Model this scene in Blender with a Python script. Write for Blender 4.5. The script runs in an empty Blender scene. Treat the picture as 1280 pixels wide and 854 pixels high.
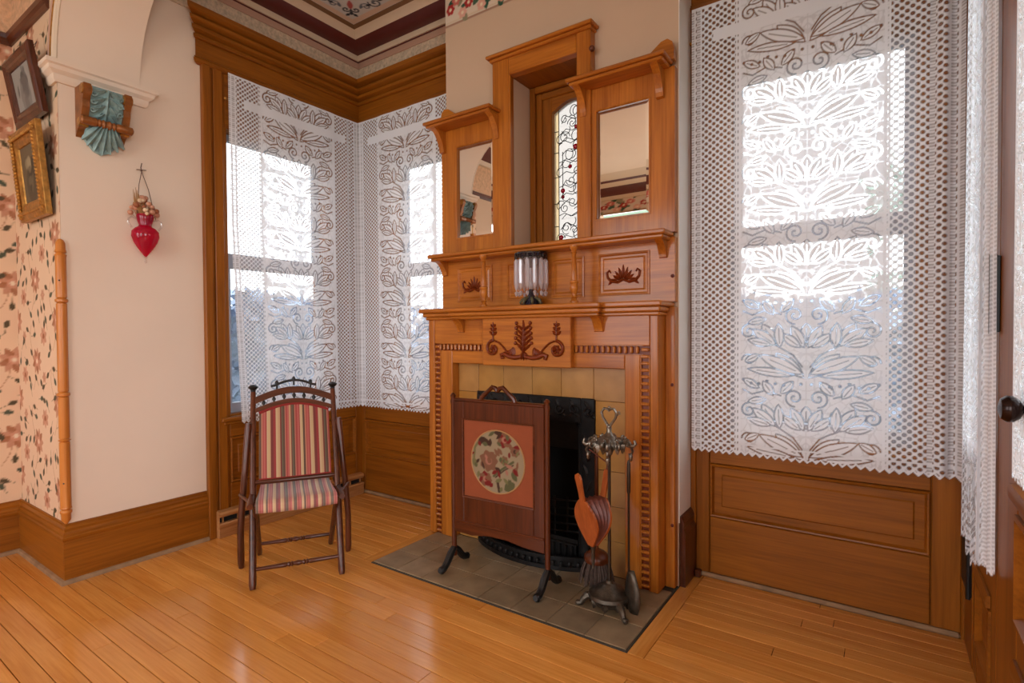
import bpy, bmesh, math, random
import numpy as np
from mathutils import Vector, Matrix

random.seed(7); np.random.seed(7)
scene = bpy.context.scene
COL = scene.collection
PI = math.pi

def lin(c):
    c = c / 255.0
    return c / 12.92 if c <= 0.04045 else ((c + 0.055) / 1.055) ** 2.4
def rgb(r, g, b):
    return (lin(r), lin(g), lin(b), 1.0)

# ------------------------------------------------------------------ camera
def camera():
    yaw, pitch, roll = (math.radians(a) for a in (34.606, 1.0756, 0.3468))
    cy, sy, cp, sp = math.cos(yaw), math.sin(yaw), math.cos(pitch), math.sin(pitch)
    f = Vector((-sy * cp, cy * cp, -sp)); r = Vector((cy, sy, 0)); d = f.cross(r)
    cr, sr = math.cos(roll), math.sin(roll)
    r2 = cr * r + sr * d; d2 = -sr * r + cr * d
    cam = bpy.data.cameras.new('camera'); ob = bpy.data.objects.new('camera', cam); COL.objects.link(ob)
    m = Matrix.Identity(4)
    for i in range(3):
        m[i][0] = r2[i]; m[i][1] = -d2[i]; m[i][2] = -f[i]
    m[2][3] = 1.2
    ob.matrix_world = m
    cam.sensor_width = 36.0; cam.lens = 674.2 * 36.0 / 1280.0
    cam.clip_start = 0.02; cam.clip_end = 200
    scene.camera = ob
camera()

# ------------------------------------------------------------------ world, lights, exposure
world = bpy.data.worlds.new('overcast_sky'); scene.world = world; world.use_nodes = True
bg = world.node_tree.nodes['Background']
bg.inputs['Color'].default_value = (0.90, 0.95, 1.0, 1); bg.inputs['Strength'].default_value = 3.8

def area(name, loc, target, sx, sy, power, col):
    l = bpy.data.lights.new(name, 'AREA'); l.shape = 'RECTANGLE'; l.size = sx; l.size_y = sy
    l.energy = power; l.color = col
    o = bpy.data.objects.new(name, l); COL.objects.link(o); o.location = loc
    o.rotation_euler = (Vector(target) - Vector(loc)).to_track_quat('-Z', 'Y').to_euler()
    return o
# fill lights added in the unseen main room behind the camera
area('rear_fill_light', (-0.6, -2.55, 1.75), (-0.9, 2.0, 1.2), 1.7, 2.1, 24, (0.96, 0.98, 1.0))
area('rear_fill_light', (-2.9, -2.55, 1.75), (-2.6, 2.0, 1.2), 1.2, 2.1, 18, (0.96, 0.98, 1.0))
area('side_fill_light', (2.45, -0.9, 1.75), (-3.0, 1.6, 1.3), 1.6, 2.1, 46, (0.96, 0.98, 1.0))

scene.view_settings.view_transform = 'Standard'
scene.view_settings.look = 'None'
scene.view_settings.exposure = 0.0
scene.view_settings.gamma = 1.0
scene.view_settings.use_curve_mapping = False
scene.cycles.use_denoising = True
scene.cycles.max_bounces = 9
scene.cycles.diffuse_bounces = 4
scene.cycles.glossy_bounces = 4
scene.cycles.transmission_bounces = 6
scene.cycles.transparent_max_bounces = 16
scene.cycles.caustics_reflective = False
scene.cycles.caustics_refractive = False
scene.cycles.sample_clamp_indirect = 6.0

# ------------------------------------------------------------------ materials
def new_mat(name):
    m = bpy.data.materials.new(name); m.use_nodes = True
    nt = m.node_tree; return m, nt, nt.nodes['Principled BSDF']
def plain(name, col, rough=0.5, metal=0.0, noise=0.0, nscale=8.0, bump=0.0, spec=0.5, coat=0.0):
    m, nt, b = new_mat(name)
    b.inputs['Roughness'].default_value = rough; b.inputs['Metallic'].default_value = metal
    b.inputs['Base Color'].default_value = col; b.inputs['Specular IOR Level'].default_value = spec
    b.inputs['Coat Weight'].default_value = coat
    if noise or bump:
        tc = nt.nodes.new('ShaderNodeTexCoord'); n = nt.nodes.new('ShaderNodeTexNoise')
        n.inputs['Scale'].default_value = nscale; n.inputs['Detail'].default_value = 5
        nt.links.new(tc.outputs['Object'], n.inputs['Vector'])
        if noise:
            r = nt.nodes.new('ShaderNodeValToRGB')
            c0 = tuple(max(0, c * (1 - noise)) for c in col[:3]) + (1,)
            c1 = tuple(min(1, c * (1 + noise)) for c in col[:3]) + (1,)
            r.color_ramp.elements[0].color = c0; r.color_ramp.elements[0].position = 0.3
            r.color_ramp.elements[1].color = c1; r.color_ramp.elements[1].position = 0.7
            nt.links.new(n.outputs['Fac'], r.inputs['Fac']); nt.links.new(r.outputs['Color'], b.inputs['Base Color'])
        if bump:
            bp = nt.nodes.new('ShaderNodeBump'); bp.inputs['Strength'].default_value = bump; bp.inputs['Distance'].default_value = 0.01
            nt.links.new(n.outputs['Fac'], bp.inputs['Height']); nt.links.new(bp.outputs['Normal'], b.inputs['Normal'])
    return m
def wood(name, dark, light, axis, rough=0.36, coat=0.15, rnd=0.0, cross=9.0, along=0.8):
    m, nt, b = new_mat(name); N = nt.nodes; L = nt.links
    tc = N.new('ShaderNodeTexCoord'); mp = N.new('ShaderNodeMapping')
    s = [cross] * 3; s['xyz'.index(axis)] = along; mp.inputs['Scale'].default_value = s
    L.new(tc.outputs['Object'], mp.inputs['Vector'])
    oi = N.new('ShaderNodeObjectInfo')
    n1 = N.new('ShaderNodeTexNoise'); n1.noise_dimensions = '4D'
    n1.inputs['Scale'].default_value = 1.6; n1.inputs['Detail'].default_value = 7; n1.inputs['Roughness'].default_value = 0.62; n1.inputs['Distortion'].default_value = 0.7
    mul = N.new('ShaderNodeMath'); mul.operation = 'MULTIPLY'; mul.inputs[1].default_value = 17.0
    L.new(oi.outputs['Random'], mul.inputs[0]); L.new(mul.outputs[0], n1.inputs['W'])
    L.new(mp.outputs['Vector'], n1.inputs['Vector'])
    mp2 = N.new('ShaderNodeMapping'); s2 = [70.0] * 3; s2['xyz'.index(axis)] = 2.2; mp2.inputs['Scale'].default_value = s2
    L.new(tc.outputs['Object'], mp2.inputs['Vector'])
    n2 = N.new('ShaderNodeTexNoise'); n2.inputs['Scale'].default_value = 1.5; n2.inputs['Detail'].default_value = 3
    L.new(mp2.outputs['Vector'], n2.inputs['Vector'])
    mx = N.new('ShaderNodeMix'); mx.inputs[0].default_value = 0.35
    L.new(n1.outputs['Fac'], mx.inputs[2]); L.new(n2.outputs['Fac'], mx.inputs[3])
    r = N.new('ShaderNodeValToRGB'); r.color_ramp.elements[0].color = dark; r.color_ramp.elements[0].position = 0.34
    r.color_ramp.elements[1].color = light; r.color_ramp.elements[1].position = 0.62
    L.new(mx.outputs[0], r.inputs['Fac'])
    src = r.outputs['Color']
    if rnd:
        mr = N.new('ShaderNodeMapRange'); mr.inputs['To Min'].default_value = 1 - rnd; mr.inputs['To Max'].default_value = 1 + rnd
        L.new(oi.outputs['Random'], mr.inputs['Value'])
        hsv = N.new('ShaderNodeHueSaturation'); L.new(src, hsv.inputs['Color']); L.new(mr.outputs['Result'], hsv.inputs['Value'])
        src = hsv.outputs['Color']
    L.new(src, b.inputs['Base Color'])
    b.inputs['Roughness'].default_value = rough; b.inputs['Coat Weight'].default_value = coat; b.inputs['Coat Roughness'].default_value = 0.13; b.inputs['Specular IOR Level'].default_value = 0.25
    bp = N.new('ShaderNodeBump'); bp.inputs['Strength'].default_value = 0.08; bp.inputs['Distance'].default_value = 0.004
    L.new(mx.outputs[0], bp.inputs['Height']); L.new(bp.outputs['Normal'], b.inputs['Normal'])
    return m
def attr_mat(name, attr, rough=0.6, spec=0.3, bump=0.0):
    m, nt, b = new_mat(name)
    a = nt.nodes.new('ShaderNodeAttribute'); a.attribute_name = attr
    nt.links.new(a.outputs['Color'], b.inputs['Base Color'])
    b.inputs['Roughness'].default_value = rough; b.inputs['Specular IOR Level'].default_value = spec
    return m
def glassy(name, tint, gloss=0.12, rough=0.02, body=0.0, bodycol=None):
    m, nt, b = new_mat(name); N = nt.nodes; L = nt.links; out = N['Material Output']; N.remove(b)
    t = N.new('ShaderNodeBsdfTransparent'); t.inputs['Color'].default_value = tint
    g = N.new('ShaderNodeBsdfGlossy'); g.inputs['Roughness'].default_value = rough
    lw = N.new('ShaderNodeLayerWeight'); lw.inputs['Blend'].default_value = 0.5
    fr = N.new('ShaderNodeMath'); fr.operation = 'POWER'; fr.inputs[1].default_value = 5.0; L.new(lw.outputs['Facing'], fr.inputs[0])
    ad = N.new('ShaderNodeMath'); ad.operation = 'MULTIPLY_ADD'; ad.inputs[1].default_value = 0.9; ad.inputs[2].default_value = gloss + 0.03; ad.use_clamp = True
    L.new(fr.outputs[0], ad.inputs[0])
    x = N.new('ShaderNodeMixShader'); L.new(ad.outputs[0], x.inputs[0]); L.new(t.outputs[0], x.inputs[1]); L.new(g.outputs[0], x.inputs[2])
    last = x
    if body:
        d = N.new('ShaderNodeBsdfDiffuse'); d.inputs['Color'].default_value = bodycol
        tl = N.new('ShaderNodeBsdfTranslucent'); tl.inputs['Color'].default_value = bodycol
        dm = N.new('ShaderNodeMixShader'); dm.inputs[0].default_value = 0.6; L.new(d.outputs[0], dm.inputs[1]); L.new(tl.outputs[0], dm.inputs[2])
        y = N.new('ShaderNodeMixShader'); y.inputs[0].default_value = body
        L.new(x.outputs[0], y.inputs[1]); L.new(dm.outputs[0], y.inputs[2]); last = y
    L.new(last.outputs[0], out.inputs['Surface'])
    return m
def lace_mat(name, col):
    m, nt, b = new_mat(name); N = nt.nodes; L = nt.links; out = N['Material Output']; N.remove(b)
    a = N.new('ShaderNodeAttribute'); a.attribute_name = 'lace'
    d = N.new('ShaderNodeBsdfDiffuse'); d.inputs['Color'].default_value = col
    tl = N.new('ShaderNodeBsdfTranslucent'); tl.inputs['Color'].default_value = col
    dm = N.new('ShaderNodeMixShader'); dm.inputs[0].default_value = 0.13
    L.new(d.outputs[0], dm.inputs[1]); L.new(tl.outputs[0], dm.inputs[2])
    t = N.new('ShaderNodeBsdfTransparent')
    x = N.new('ShaderNodeMixShader'); L.new(a.outputs['Fac'], x.inputs[0]); L.new(t.outputs[0], x.inputs[1]); L.new(dm.outputs[0], x.inputs[2])
    L.new(x.outputs[0], out.inputs['Surface'])
    return m
def stripe_mat(name, cols, period, rough=0.8, axis=0, base_mul=1.0):
    m, nt, b = new_mat(name); N = nt.nodes; L = nt.links
    tc = N.new('ShaderNodeTexCoord'); sp = N.new('ShaderNodeSeparateXYZ'); L.new(tc.outputs['Object'], sp.inputs[0])
    md = N.new('ShaderNodeMath'); md.operation = 'MULTIPLY_ADD'; md.inputs[1].default_value = 1.0 / period; md.inputs[2].default_value = 40.5
    L.new(sp.outputs[axis], md.inputs[0])
    fr = N.new('ShaderNodeMath'); fr.operation = 'FRACT'; L.new(md.outputs[0], fr.inputs[0])
    r = N.new('ShaderNodeValToRGB'); cr = r.color_ramp; cr.interpolation = 'CONSTANT'
    while len(cr.elements) < len(cols): cr.elements.new(0.5)
    for i, (p, c) in enumerate(cols):
        cr.elements[i].position = p; cr.elements[i].color = c
    L.new(fr.outputs[0], r.inputs['Fac']); L.new(r.outputs['Color'], b.inputs['Base Color'])
    b.inputs['Roughness'].default_value = rough; b.inputs['Sheen Weight'].default_value = 0.2
    return m

M = {}
for ax in 'xyz':
    M['mantel_' + ax] = wood('honey_mantel_wood_' + ax, rgb(146, 77, 18), rgb(196, 119, 40), ax, 0.36, 0.4)
    M['trim_' + ax] = wood('stained_trim_wood_' + ax, rgb(116, 63, 10), rgb(156, 91, 22), ax, 0.42, 0.06)
    M['dark_' + ax] = wood('dark_walnut_wood_' + ax, rgb(52, 25, 14), rgb(102, 52, 30), ax, 0.3, 0.35)
    M['mahog_' + ax] = wood('mahogany_wood_' + ax, rgb(58, 23, 8), rgb(98, 45, 18), ax, 0.3, 0.3)
M['floor'] = wood('maple_floor_board', rgb(196, 120, 46), rgb(224, 154, 76), 'x', 0.2, 0.45, rnd=0.09, cross=7)
M['floor_y'] = wood('maple_floor_board_cross', rgb(196, 120, 46), rgb(224, 154, 76), 'y', 0.2, 0.45, rnd=0.09, cross=7)
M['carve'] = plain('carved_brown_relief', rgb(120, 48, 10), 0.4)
M['plaster'] = plain('cream_plaster', rgb(234, 214, 194), 0.75, noise=0.03, nscale=2.0)
M['tan_plaster'] = plain('tan_plaster', rgb(208, 178, 150), 0.75, noise=0.03, nscale=2.0)
M['white_plaster'] = plain('white_plaster', rgb(238, 234, 228), 0.75)
M['subfloor'] = plain('dark_subfloor', rgb(30, 15, 7), 0.9)
M['shoe'] = plain('worn_grey_shoe_mould', rgb(148, 116, 84), 0.6, noise=0.25, nscale=14)
M['iron'] = plain('cast_iron', rgb(26, 24, 24), 0.45, metal=0.4, noise=0.3, nscale=30, bump=0.3)
M['soot'] = plain('sooty_brick', rgb(14, 13, 13), 0.9)
M['pewter'] = plain('tarnished_pewter', rgb(128, 120, 108), 0.33, metal=0.85, noise=0.35, nscale=60, bump=0.2)
M['bronze'] = plain('dull_bronze', rgb(88, 80, 70), 0.42, metal=0.8, noise=0.35, nscale=50, bump=0.2)
M['steel'] = plain('dark_steel_rod', rgb(70, 62, 55), 0.35, metal=0.9)
M['black'] = plain('black_painted_metal', rgb(16, 15, 15), 0.45)
M['knob'] = plain('dark_bronze_knob', rgb(40, 24, 20), 0.22, metal=0.6)
M['gold'] = plain('aged_gilt', rgb(178, 128, 62), 0.38, metal=0.75, noise=0.35, nscale=40, bump=0.25)
M['brown_gilt'] = plain('brown_gilt_paint', rgb(142, 86, 40), 0.4, metal=0.35, noise=0.3, nscale=25, bump=0.15)
M['teal'] = plain('teal_painted_acanthus', rgb(134, 162, 162), 0.45, noise=0.3, nscale=25, bump=0.2)
M['mirror'] = plain('mirror_silver', (0.86, 0.86, 0.85, 1), 0.01, metal=1.0)
M['pane'] = glassy('clear_window_pane', (0.96, 0.97, 0.98, 1), 0.0, 0.01)
M['crystal'] = glassy('cut_crystal', (0.95, 0.94, 0.97, 1), 0.25, 0.08, 0.5, (0.95, 0.92, 0.96, 1))
M['ruby'] = glassy('ruby_glass', (0.80, 0.02, 0.10, 1), 0.06, 0.03, 0.55, (0.72, 0.02, 0.10, 1))
M['clear_glass'] = glassy('thin_clear_glass', (0.97, 0.96, 0.96, 1), 0.10, 0.03)
M['lace'] = lace_mat('white_lace', (0.88, 0.91, 0.96, 1))
M['lead'] = plain('lead_came', rgb(30, 28, 28), 0.5, metal=0.5)
M['cream_glass'] = glassy('cream_stained_glass', (0.62, 0.53, 0.38, 1), 0.0, 0.1, 0.35, (0.9, 0.8, 0.64, 1))
M['white_glass'] = glassy('opal_stained_glass', (0.6, 0.57, 0.54, 1), 0.0, 0.1, 0.30, (0.9, 0.88, 0.85, 1))
M['red_jewel'] = glassy('red_glass_jewel', (0.45, 0.01, 0.06, 1), 0.05, 0.05, 0.3, (0.8, 0.03, 0.12, 1))
M['maroon'] = plain('maroon_cornice_paint', rgb(92, 34, 28), 0.45)
M['pinkish'] = plain('dusty_pink_cornice_paint', rgb(190, 150, 130), 0.6)
M['cream'] = plain('cream_cornice_paint', rgb(216, 196, 172), 0.6)
M['brown_line'] = plain('bronze_line_paint', rgb(112, 78, 46), 0.5)
M['anaglypta'] = plain('embossed_cream_paper', rgb(208, 184, 158), 0.6, noise=0.22, nscale=55, bump=0.8)
M['print'] = attr_mat('printed_paper', 'print', 0.65)
M['needlepoint'] = attr_mat('needlepoint_cloth', 'print', 0.9)
M['red_edge'] = plain('red_gimp_braid', rgb(132, 26, 22), 0.8)
M['leather'] = plain('brown_red_leather', rgb(112, 58, 46), 0.45, noise=0.25, nscale=30, bump=0.2)
M['bellows_wood'] = wood('bellows_board', rgb(140, 66, 26), rgb(188, 100, 48), 'z', 0.35, 0.2)
M['bristle'] = plain('dark_bristle', rgb(74, 58, 50), 0.8, noise=0.4, nscale=80)
M['salmon'] = plain('salmon_velvet', rgb(140, 68, 34), 0.85, noise=0.06, nscale=20)
M['straw'] = plain('dried_straw', rgb(168, 126, 78), 0.8)
M['blossom_pink'] = plain('dried_pink_blossom', rgb(196, 140, 112), 0.85)
M['blossom_brown'] = plain('dried_brown_blossom', rgb(150, 88, 56), 0.85)
M['blossom_cream'] = plain('dried_cream_blossom', rgb(216, 184, 150), 0.85)
M['wire'] = plain('brown_cord', rgb(94, 66, 52), 0.7)
M['blue_enamel'] = plain('dark_blue_glass', rgb(34, 34, 48), 0.12, spec=0.8)
M['olive_enamel'] = plain('olive_gilt_glass', rgb(96, 88, 60), 0.2, spec=0.8)
M['register'] = wood('pale_oak_register', rgb(150, 98, 54), rgb(196, 140, 88), 'y', 0.4, 0.1)
M['spindle'] = wood('orange_oak_spindle', rgb(170, 96, 34), rgb(206, 130, 58), 'z', 0.33, 0.25)
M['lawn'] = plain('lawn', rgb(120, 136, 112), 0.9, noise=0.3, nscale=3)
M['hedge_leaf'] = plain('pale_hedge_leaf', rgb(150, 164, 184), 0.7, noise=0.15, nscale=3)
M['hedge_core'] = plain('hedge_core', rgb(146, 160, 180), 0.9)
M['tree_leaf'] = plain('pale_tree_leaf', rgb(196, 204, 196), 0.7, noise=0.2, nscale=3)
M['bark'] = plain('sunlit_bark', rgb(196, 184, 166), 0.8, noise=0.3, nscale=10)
M['siding'] = plain('cream_house_siding', rgb(226, 212, 186), 0.8)
def tile_mat(name, c, rnd):
    m, nt, b = new_mat(name); N = nt.nodes; L = nt.links
    oi = N.new('ShaderNodeObjectInfo'); tc = N.new('ShaderNodeTexCoord')
    n = N.new('ShaderNodeTexNoise'); n.inputs['Scale'].default_value = 9; n.inputs['Detail'].default_value = 6; L.new(tc.outputs['Object'], n.inputs['Vector'])
    r = N.new('ShaderNodeValToRGB'); e = r.color_ramp.elements
    e[0].color = c[0]; e[0].position = 0.3; e[1].color = c[1]; e[1].position = 0.72; L.new(n.outputs['Fac'], r.inputs['Fac'])
    mr = N.new('ShaderNodeMapRange'); mr.inputs['To Min'].default_value = 1 - rnd; mr.inputs['To Max'].default_value = 1 + rnd; L.new(oi.outputs['Random'], mr.inputs['Value'])
    h = N.new('ShaderNodeHueSaturation'); L.new(r.outputs['Color'], h.inputs['Color']); L.new(mr.outputs['Result'], h.inputs['Value'])
    mr2 = N.new('ShaderNodeMapRange'); mr2.inputs['To Min'].default_value = 0.96; mr2.inputs['To Max'].default_value = 1.03
    ml = N.new('ShaderNodeMath'); ml.operation = 'MULTIPLY'; ml.inputs[1].default_value = 7.31; fr = N.new('ShaderNodeMath'); fr.operation = 'FRACT'
    L.new(oi.outputs['Random'], ml.inputs[0]); L.new(ml.outputs[0], fr.inputs[0]); L.new(fr.outputs[0], mr2.inputs['Value']); L.new(mr2.outputs['Result'], h.inputs['Saturation'])
    L.new(h.outputs['Color'], b.inputs['Base Color']); b.inputs['Roughness'].default_value = 0.34
    return m
M['hearth_tile'] = tile_mat('hearth_tile_glaze', (rgb(118, 97, 72), rgb(156, 132, 102)), 0.16)
M['wall_tile'] = tile_mat('ochre_tile_glaze', (rgb(160, 112, 52), rgb(184, 134, 68)), 0.035)
M['grout'] = plain('dark_grout', rgb(92, 74, 48), 0.8)
_c = [rgb(140, 46, 44), rgb(180, 140, 104), rgb(88, 62, 48), rgb(172, 88, 78), rgb(186, 156, 112), rgb(96, 88, 66), rgb(152, 62, 56), rgb(190, 160, 124), rgb(112, 48, 40), rgb(178, 112, 88)]
_st = []; _p = 0.0; _ws = [.055, .03, .025, .045, .035, .025, .05, .02, .035, .04, .045, .02, .03, .035, .02, .045, .04, .02, .035, .03, .05, .03, .02, .045, .025, .03, .04, .02, .03]
for _i, _w in enumerate(_ws):
    _st.append((_p, _c[(_i * 7 + _i // 10) % 10])); _p += _w
M['stripe'] = stripe_mat('striped_back_cloth', _st, 0.21)
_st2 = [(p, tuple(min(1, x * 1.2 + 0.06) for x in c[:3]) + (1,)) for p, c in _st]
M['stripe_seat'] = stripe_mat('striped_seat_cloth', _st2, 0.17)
# ------------------------------------------------------------------ mesh helpers
def tag(o, label=None, cat=None, group=None, kind=None):
    if label: o['label'] = label
    if cat: o['category'] = cat
    if group: o['group'] = group
    if kind: o['kind'] = kind
    return o
def empty(name, loc, label=None, cat=None, group=None, kind=None, rz=0.0):
    o = bpy.data.objects.new(name, None); COL.objects.link(o); o.location = loc; o.rotation_euler = (0, 0, rz)
    o.empty_display_size = 0.05
    return tag(o, label, cat, group, kind)
ORG = {}
def origin_of(p):
    v = Vector((0, 0, 0))
    while p is not None:
        v = v + Vector(p.location); p = p.parent
    return v
class MB:
    def __init__(s): s.v = []; s.f = []
    def add(s, vs, fs):
        k = len(s.v); s.v += [tuple(p) for p in vs]; s.f += [tuple(i + k for i in f) for f in fs]; return s
    def box(s, x0, x1, y0, y1, z0, z1, c=0.0):
        if x0 > x1: x0, x1 = x1, x0
        if y0 > y1: y0, y1 = y1, y0
        if z0 > z1: z0, z1 = z1, z0
        if c <= 0:
            return s.add([(x0, y0, z0), (x1, y0, z0), (x1, y1, z0), (x0, y1, z0), (x0, y0, z1), (x1, y0, z1), (x1, y1, z1), (x0, y1, z1)],
                         [(0, 3, 2, 1), (4, 5, 6, 7), (0, 1, 5, 4), (1, 2, 6, 5), (2, 3, 7, 6), (3, 0, 4, 7)])
        c = min(c, (x1 - x0) * .45, (y1 - y0) * .45, (z1 - z0) * .45)
        lo = (x0, y0, z0); hi = (x1, y1, z1); vs = []; idx = {}
        for cx in (0, 1):
            for cyy in (0, 1):
                for cz in (0, 1):
                    k = (cx, cyy, cz)
                    for ax in range(3):
                        p = []
                        for a in range(3):
                            e = hi[a] if k[a] else lo[a]
                            if a != ax: e += -c if k[a] else c
                            p.append(e)
                        idx[(k, ax)] = len(vs); vs.append(p)
        fs = []
        for ax in range(3):
            o1, o2 = [a for a in range(3) if a != ax]
            for sd in (0, 1):
                q = []
                for a, b in ((0, 0), (1, 0), (1, 1), (0, 1)):
                    k = [0, 0, 0]; k[ax] = sd; k[o1] = a; k[o2] = b; q.append(idx[(tuple(k), ax)])
                fs.append(q)
            for a in (0, 1):
                for b in (0, 1):
                    k0 = [0, 0, 0]; k0[o1] = a; k0[o2] = b; k1 = list(k0); k1[ax] = 1
                    fs.append([idx[(tuple(k0), o1)], idx[(tuple(k1), o1)], idx[(tuple(k1), o2)], idx[(tuple(k0), o2)]])
        for cx in (0, 1):
            for cyy in (0, 1):
                for cz in (0, 1):
                    k = (cx, cyy, cz); fs.append([idx[(k, 0)], idx[(k, 1)], idx[(k, 2)]])
        return s.add(vs, fs)
    def mould(s, prof, axis, base, sg, a, b, ma=0, mb=0):
        n = len(prof); vs = []
        for e, m in ((a, ma), (b, mb)):
            for o, z in prof:
                vs.append((base + sg * o, e + m * o, z) if axis == 'y' else (e + m * o, base + sg * o, z))
        fs = [(i, (i + 1) % n, n + (i + 1) % n, n + i) for i in range(n)]
        fs += [tuple(range(n)), tuple(range(2 * n - 1, n - 1, -1))]
        return s.add(vs, fs)
    def rectloft(s, mp, u0, u1, v0, v1, loops, cap=True):
        k = []
        for ins, h in loops:
            b = len(s.v)
            s.v += [tuple(mp(u, v, h)) for u, v in ((u0 + ins, v0 + ins), (u1 - ins, v0 + ins), (u1 - ins, v1 - ins), (u0 + ins, v1 - ins))]
            k.append(b)
        for a, b in zip(k, k[1:]):
            for i in range(4): s.f.append((a + i, a + (i + 1) % 4, b + (i + 1) % 4, b + i))
        if cap: s.f.append(tuple(k[-1] + i for i in range(4)))
        return s
    def prism(s, poly, mp, h0, h1):
        n = len(poly); vs = [mp(u, v, h0) for u, v in poly] + [mp(u, v, h1) for u, v in poly]
        fs = [(i, (i + 1) % n, n + (i + 1) % n, n + i) for i in range(n)] + [tuple(range(n)), tuple(range(2 * n - 1, n - 1, -1))]
        return s.add(vs, fs)
    def lathe(s, prof, cx, cy, cz, seg=16, axis='z', sx=1.0, sy=1.0):
        vs = []; fs = []; n = len(prof)
        for r, z in prof:
            for k in range(seg):
                a = 2 * PI * k / seg; p = (r * math.cos(a) * sx, r * math.sin(a) * sy, z)
                if axis == 'y': p = (p[0], p[2], p[1])
                elif axis == 'x': p = (p[2], p[0], p[1])
                vs.append((cx + p[0], cy + p[1], cz + p[2]))
        for j in range(n - 1):
            for k in range(seg):
                fs.append((j * seg + k, j * seg + (k + 1) % seg, (j + 1) * seg + (k + 1) % seg, (j + 1) * seg + k))
        fs.append(tuple(range(seg))); fs.append(tuple((n - 1) * seg + k for k in range(seg)))
        return s.add(vs, fs)
    def tube(s, pts, rad, seg=8, flat=1.0):
        pts = [Vector(p) for p in pts]; n = len(pts)
        if not isinstance(rad, (list, tuple)): rad = [rad] * n
        up = Vector((0, 0, 1)); vs = []; fs = []; prev = None
        for i, p in enumerate(pts):
            t = (pts[min(i + 1, n - 1)] - pts[max(i - 1, 0)])
            t = t.normalized() if t.length > 1e-9 else Vector((0, 0, 1))
            if prev is None:
                u = t.orthogonal().normalized() if abs(t.z) > .98 else t.cross(up).normalized()
            else:
                u = prev - t * prev.dot(t); u = u.normalized() if u.length > 1e-6 else t.orthogonal().normalized()
            prev = u; w = t.cross(u)
            for k in range(seg):
                a = 2 * PI * k / seg; vs.append(p + (u * math.cos(a) + w * math.sin(a) * flat) * rad[i])
        for j in range(n - 1):
            for k in range(seg):
                fs.append((j * seg + k, j * seg + (k + 1) % seg, (j + 1) * seg + (k + 1) % seg, (j + 1) * seg + k))
        fs.append(tuple(range(seg))); fs.append(tuple((n - 1) * seg + k for k in range(seg)))
        return s.add(vs, fs)
    def rod(s, p, q, prof, seg=10):
        """turned rod from p to q; prof = [(t 0..1, radius)]"""
        p = Vector(p); q = Vector(q)
        return s.tube([p.lerp(q, t) for t, r in prof], [r for t, r in prof], seg)
    def sphere(s, c, r, seg=10, rings=6, sc=(1, 1, 1)):
        vs = []; fs = []
        for j in range(rings + 1):
            th = PI * j / rings
            rr = max(math.sin(th), 0.02)
            for k in range(seg):
                a = 2 * PI * k / seg
                vs.append((c[0] + r * rr * math.cos(a) * sc[0], c[1] + r * rr * math.sin(a) * sc[1], c[2] + r * math.cos(th) * sc[2]))
        for j in range(rings):
            for k in range(seg): fs.append((j * seg + k, j * seg + (k + 1) % seg, (j + 1) * seg + (k + 1) % seg, (j + 1) * seg + k))
        fs.append(tuple(range(seg))); fs.append(tuple(rings * seg + k for k in range(seg)))
        return s.add(vs, fs)
    def leaf(s, mp, u, v, ang, L, w, h, n=6, curl=0.0):
        vs = []; fs = []; ca, sa = math.cos(ang), math.sin(ang)
        for i in range(n + 1):
            t = i / n; hw = w * (math.sin(PI * min(max(t * .92 + .06, 0), 1)) ** .75)
            off = curl * t * t
            for sd, hh in ((-1, 0), (0, h * (1 - .5 * t)), (1, 0)):
                a = t * L; b = sd * hw + off
                vs.append(mp(u + a * ca - b * sa, v + a * sa + b * ca, hh))
        for i in range(n):
            for k in (0, 1): fs.append((i * 3 + k, i * 3 + k + 1, i * 3 + k + 4, i * 3 + k + 3))
        return s.add(vs, fs)
    def scroll(s, mp, cu, cv, r, turns, a0, dr, rad, h=None, n=26, r1=0.15):
        pts = []
        for i in range(n + 1):
            t = i / n; a = a0 + dr * turns * 2 * PI * t; q = r * (1 - t * (1 - r1)); pts.append(mp(cu + q * math.cos(a), cv + q * math.sin(a), rad * .4 if h is None else h))
        s.tube(pts, [rad * (1 - .3 * i / n) for i in range(n + 1)], 6); return s
    def build(s, name, mat, parent=None, smooth=False, kind=None, label=None, auto=None, local=False):
        me = bpy.data.meshes.new(name)
        o = Vector((0, 0, 0)) if local else origin_of(parent)
        me.from_pydata([(p[0] - o.x, p[1] - o.y, p[2] - o.z) for p in s.v], [], s.f)
        bm = bmesh.new(); bm.from_mesh(me); bmesh.ops.recalc_face_normals(bm, faces=bm.faces); bm.to_mesh(me); bm.free()
        me.materials.append(M[mat] if isinstance(mat, str) else mat)
        if smooth:
            me.polygons.foreach_set('use_smooth', [True] * len(me.polygons))
            try: me.set_sharp_from_angle(angle=math.radians(auto if auto else 40))
            except Exception: pass
        ob = bpy.data.objects.new(name, me); COL.objects.link(ob)
        if parent is not None: ob.parent = parent
        return tag(ob, label, None, None, kind)
def copy_part(src, parent, loc=None, rot=None, name=None):
    o = src.copy(); COL.objects.link(o); o.parent = parent
    if loc is not None: o.location = loc
    if rot is not None: o.rotation_euler = rot
    return o
def fy(Y): return lambda u, v, h: (u, Y - h, v)       # wall facing -Y
def fx(X): return lambda u, v, h: (X + h, u, v)       # wall facing +X
def fxm(X): return lambda u, v, h: (X - h, u, v)      # wall facing -X
def fz(Z): return lambda u, v, h: (u, v, Z + h)
def fzm(Z): return lambda u, v, h: (u, v, Z - h)
def bez(p0, p1, p2, p3, n=10):
    p0, p1, p2, p3 = (Vector(p) for p in (p0, p1, p2, p3)); r = []
    for i in range(n + 1):
        t = i / n; r.append(p0 * (1 - t) ** 3 + p1 * 3 * t * (1 - t) ** 2 + p2 * 3 * t * t * (1 - t) + p3 * t ** 3)
    return r
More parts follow.
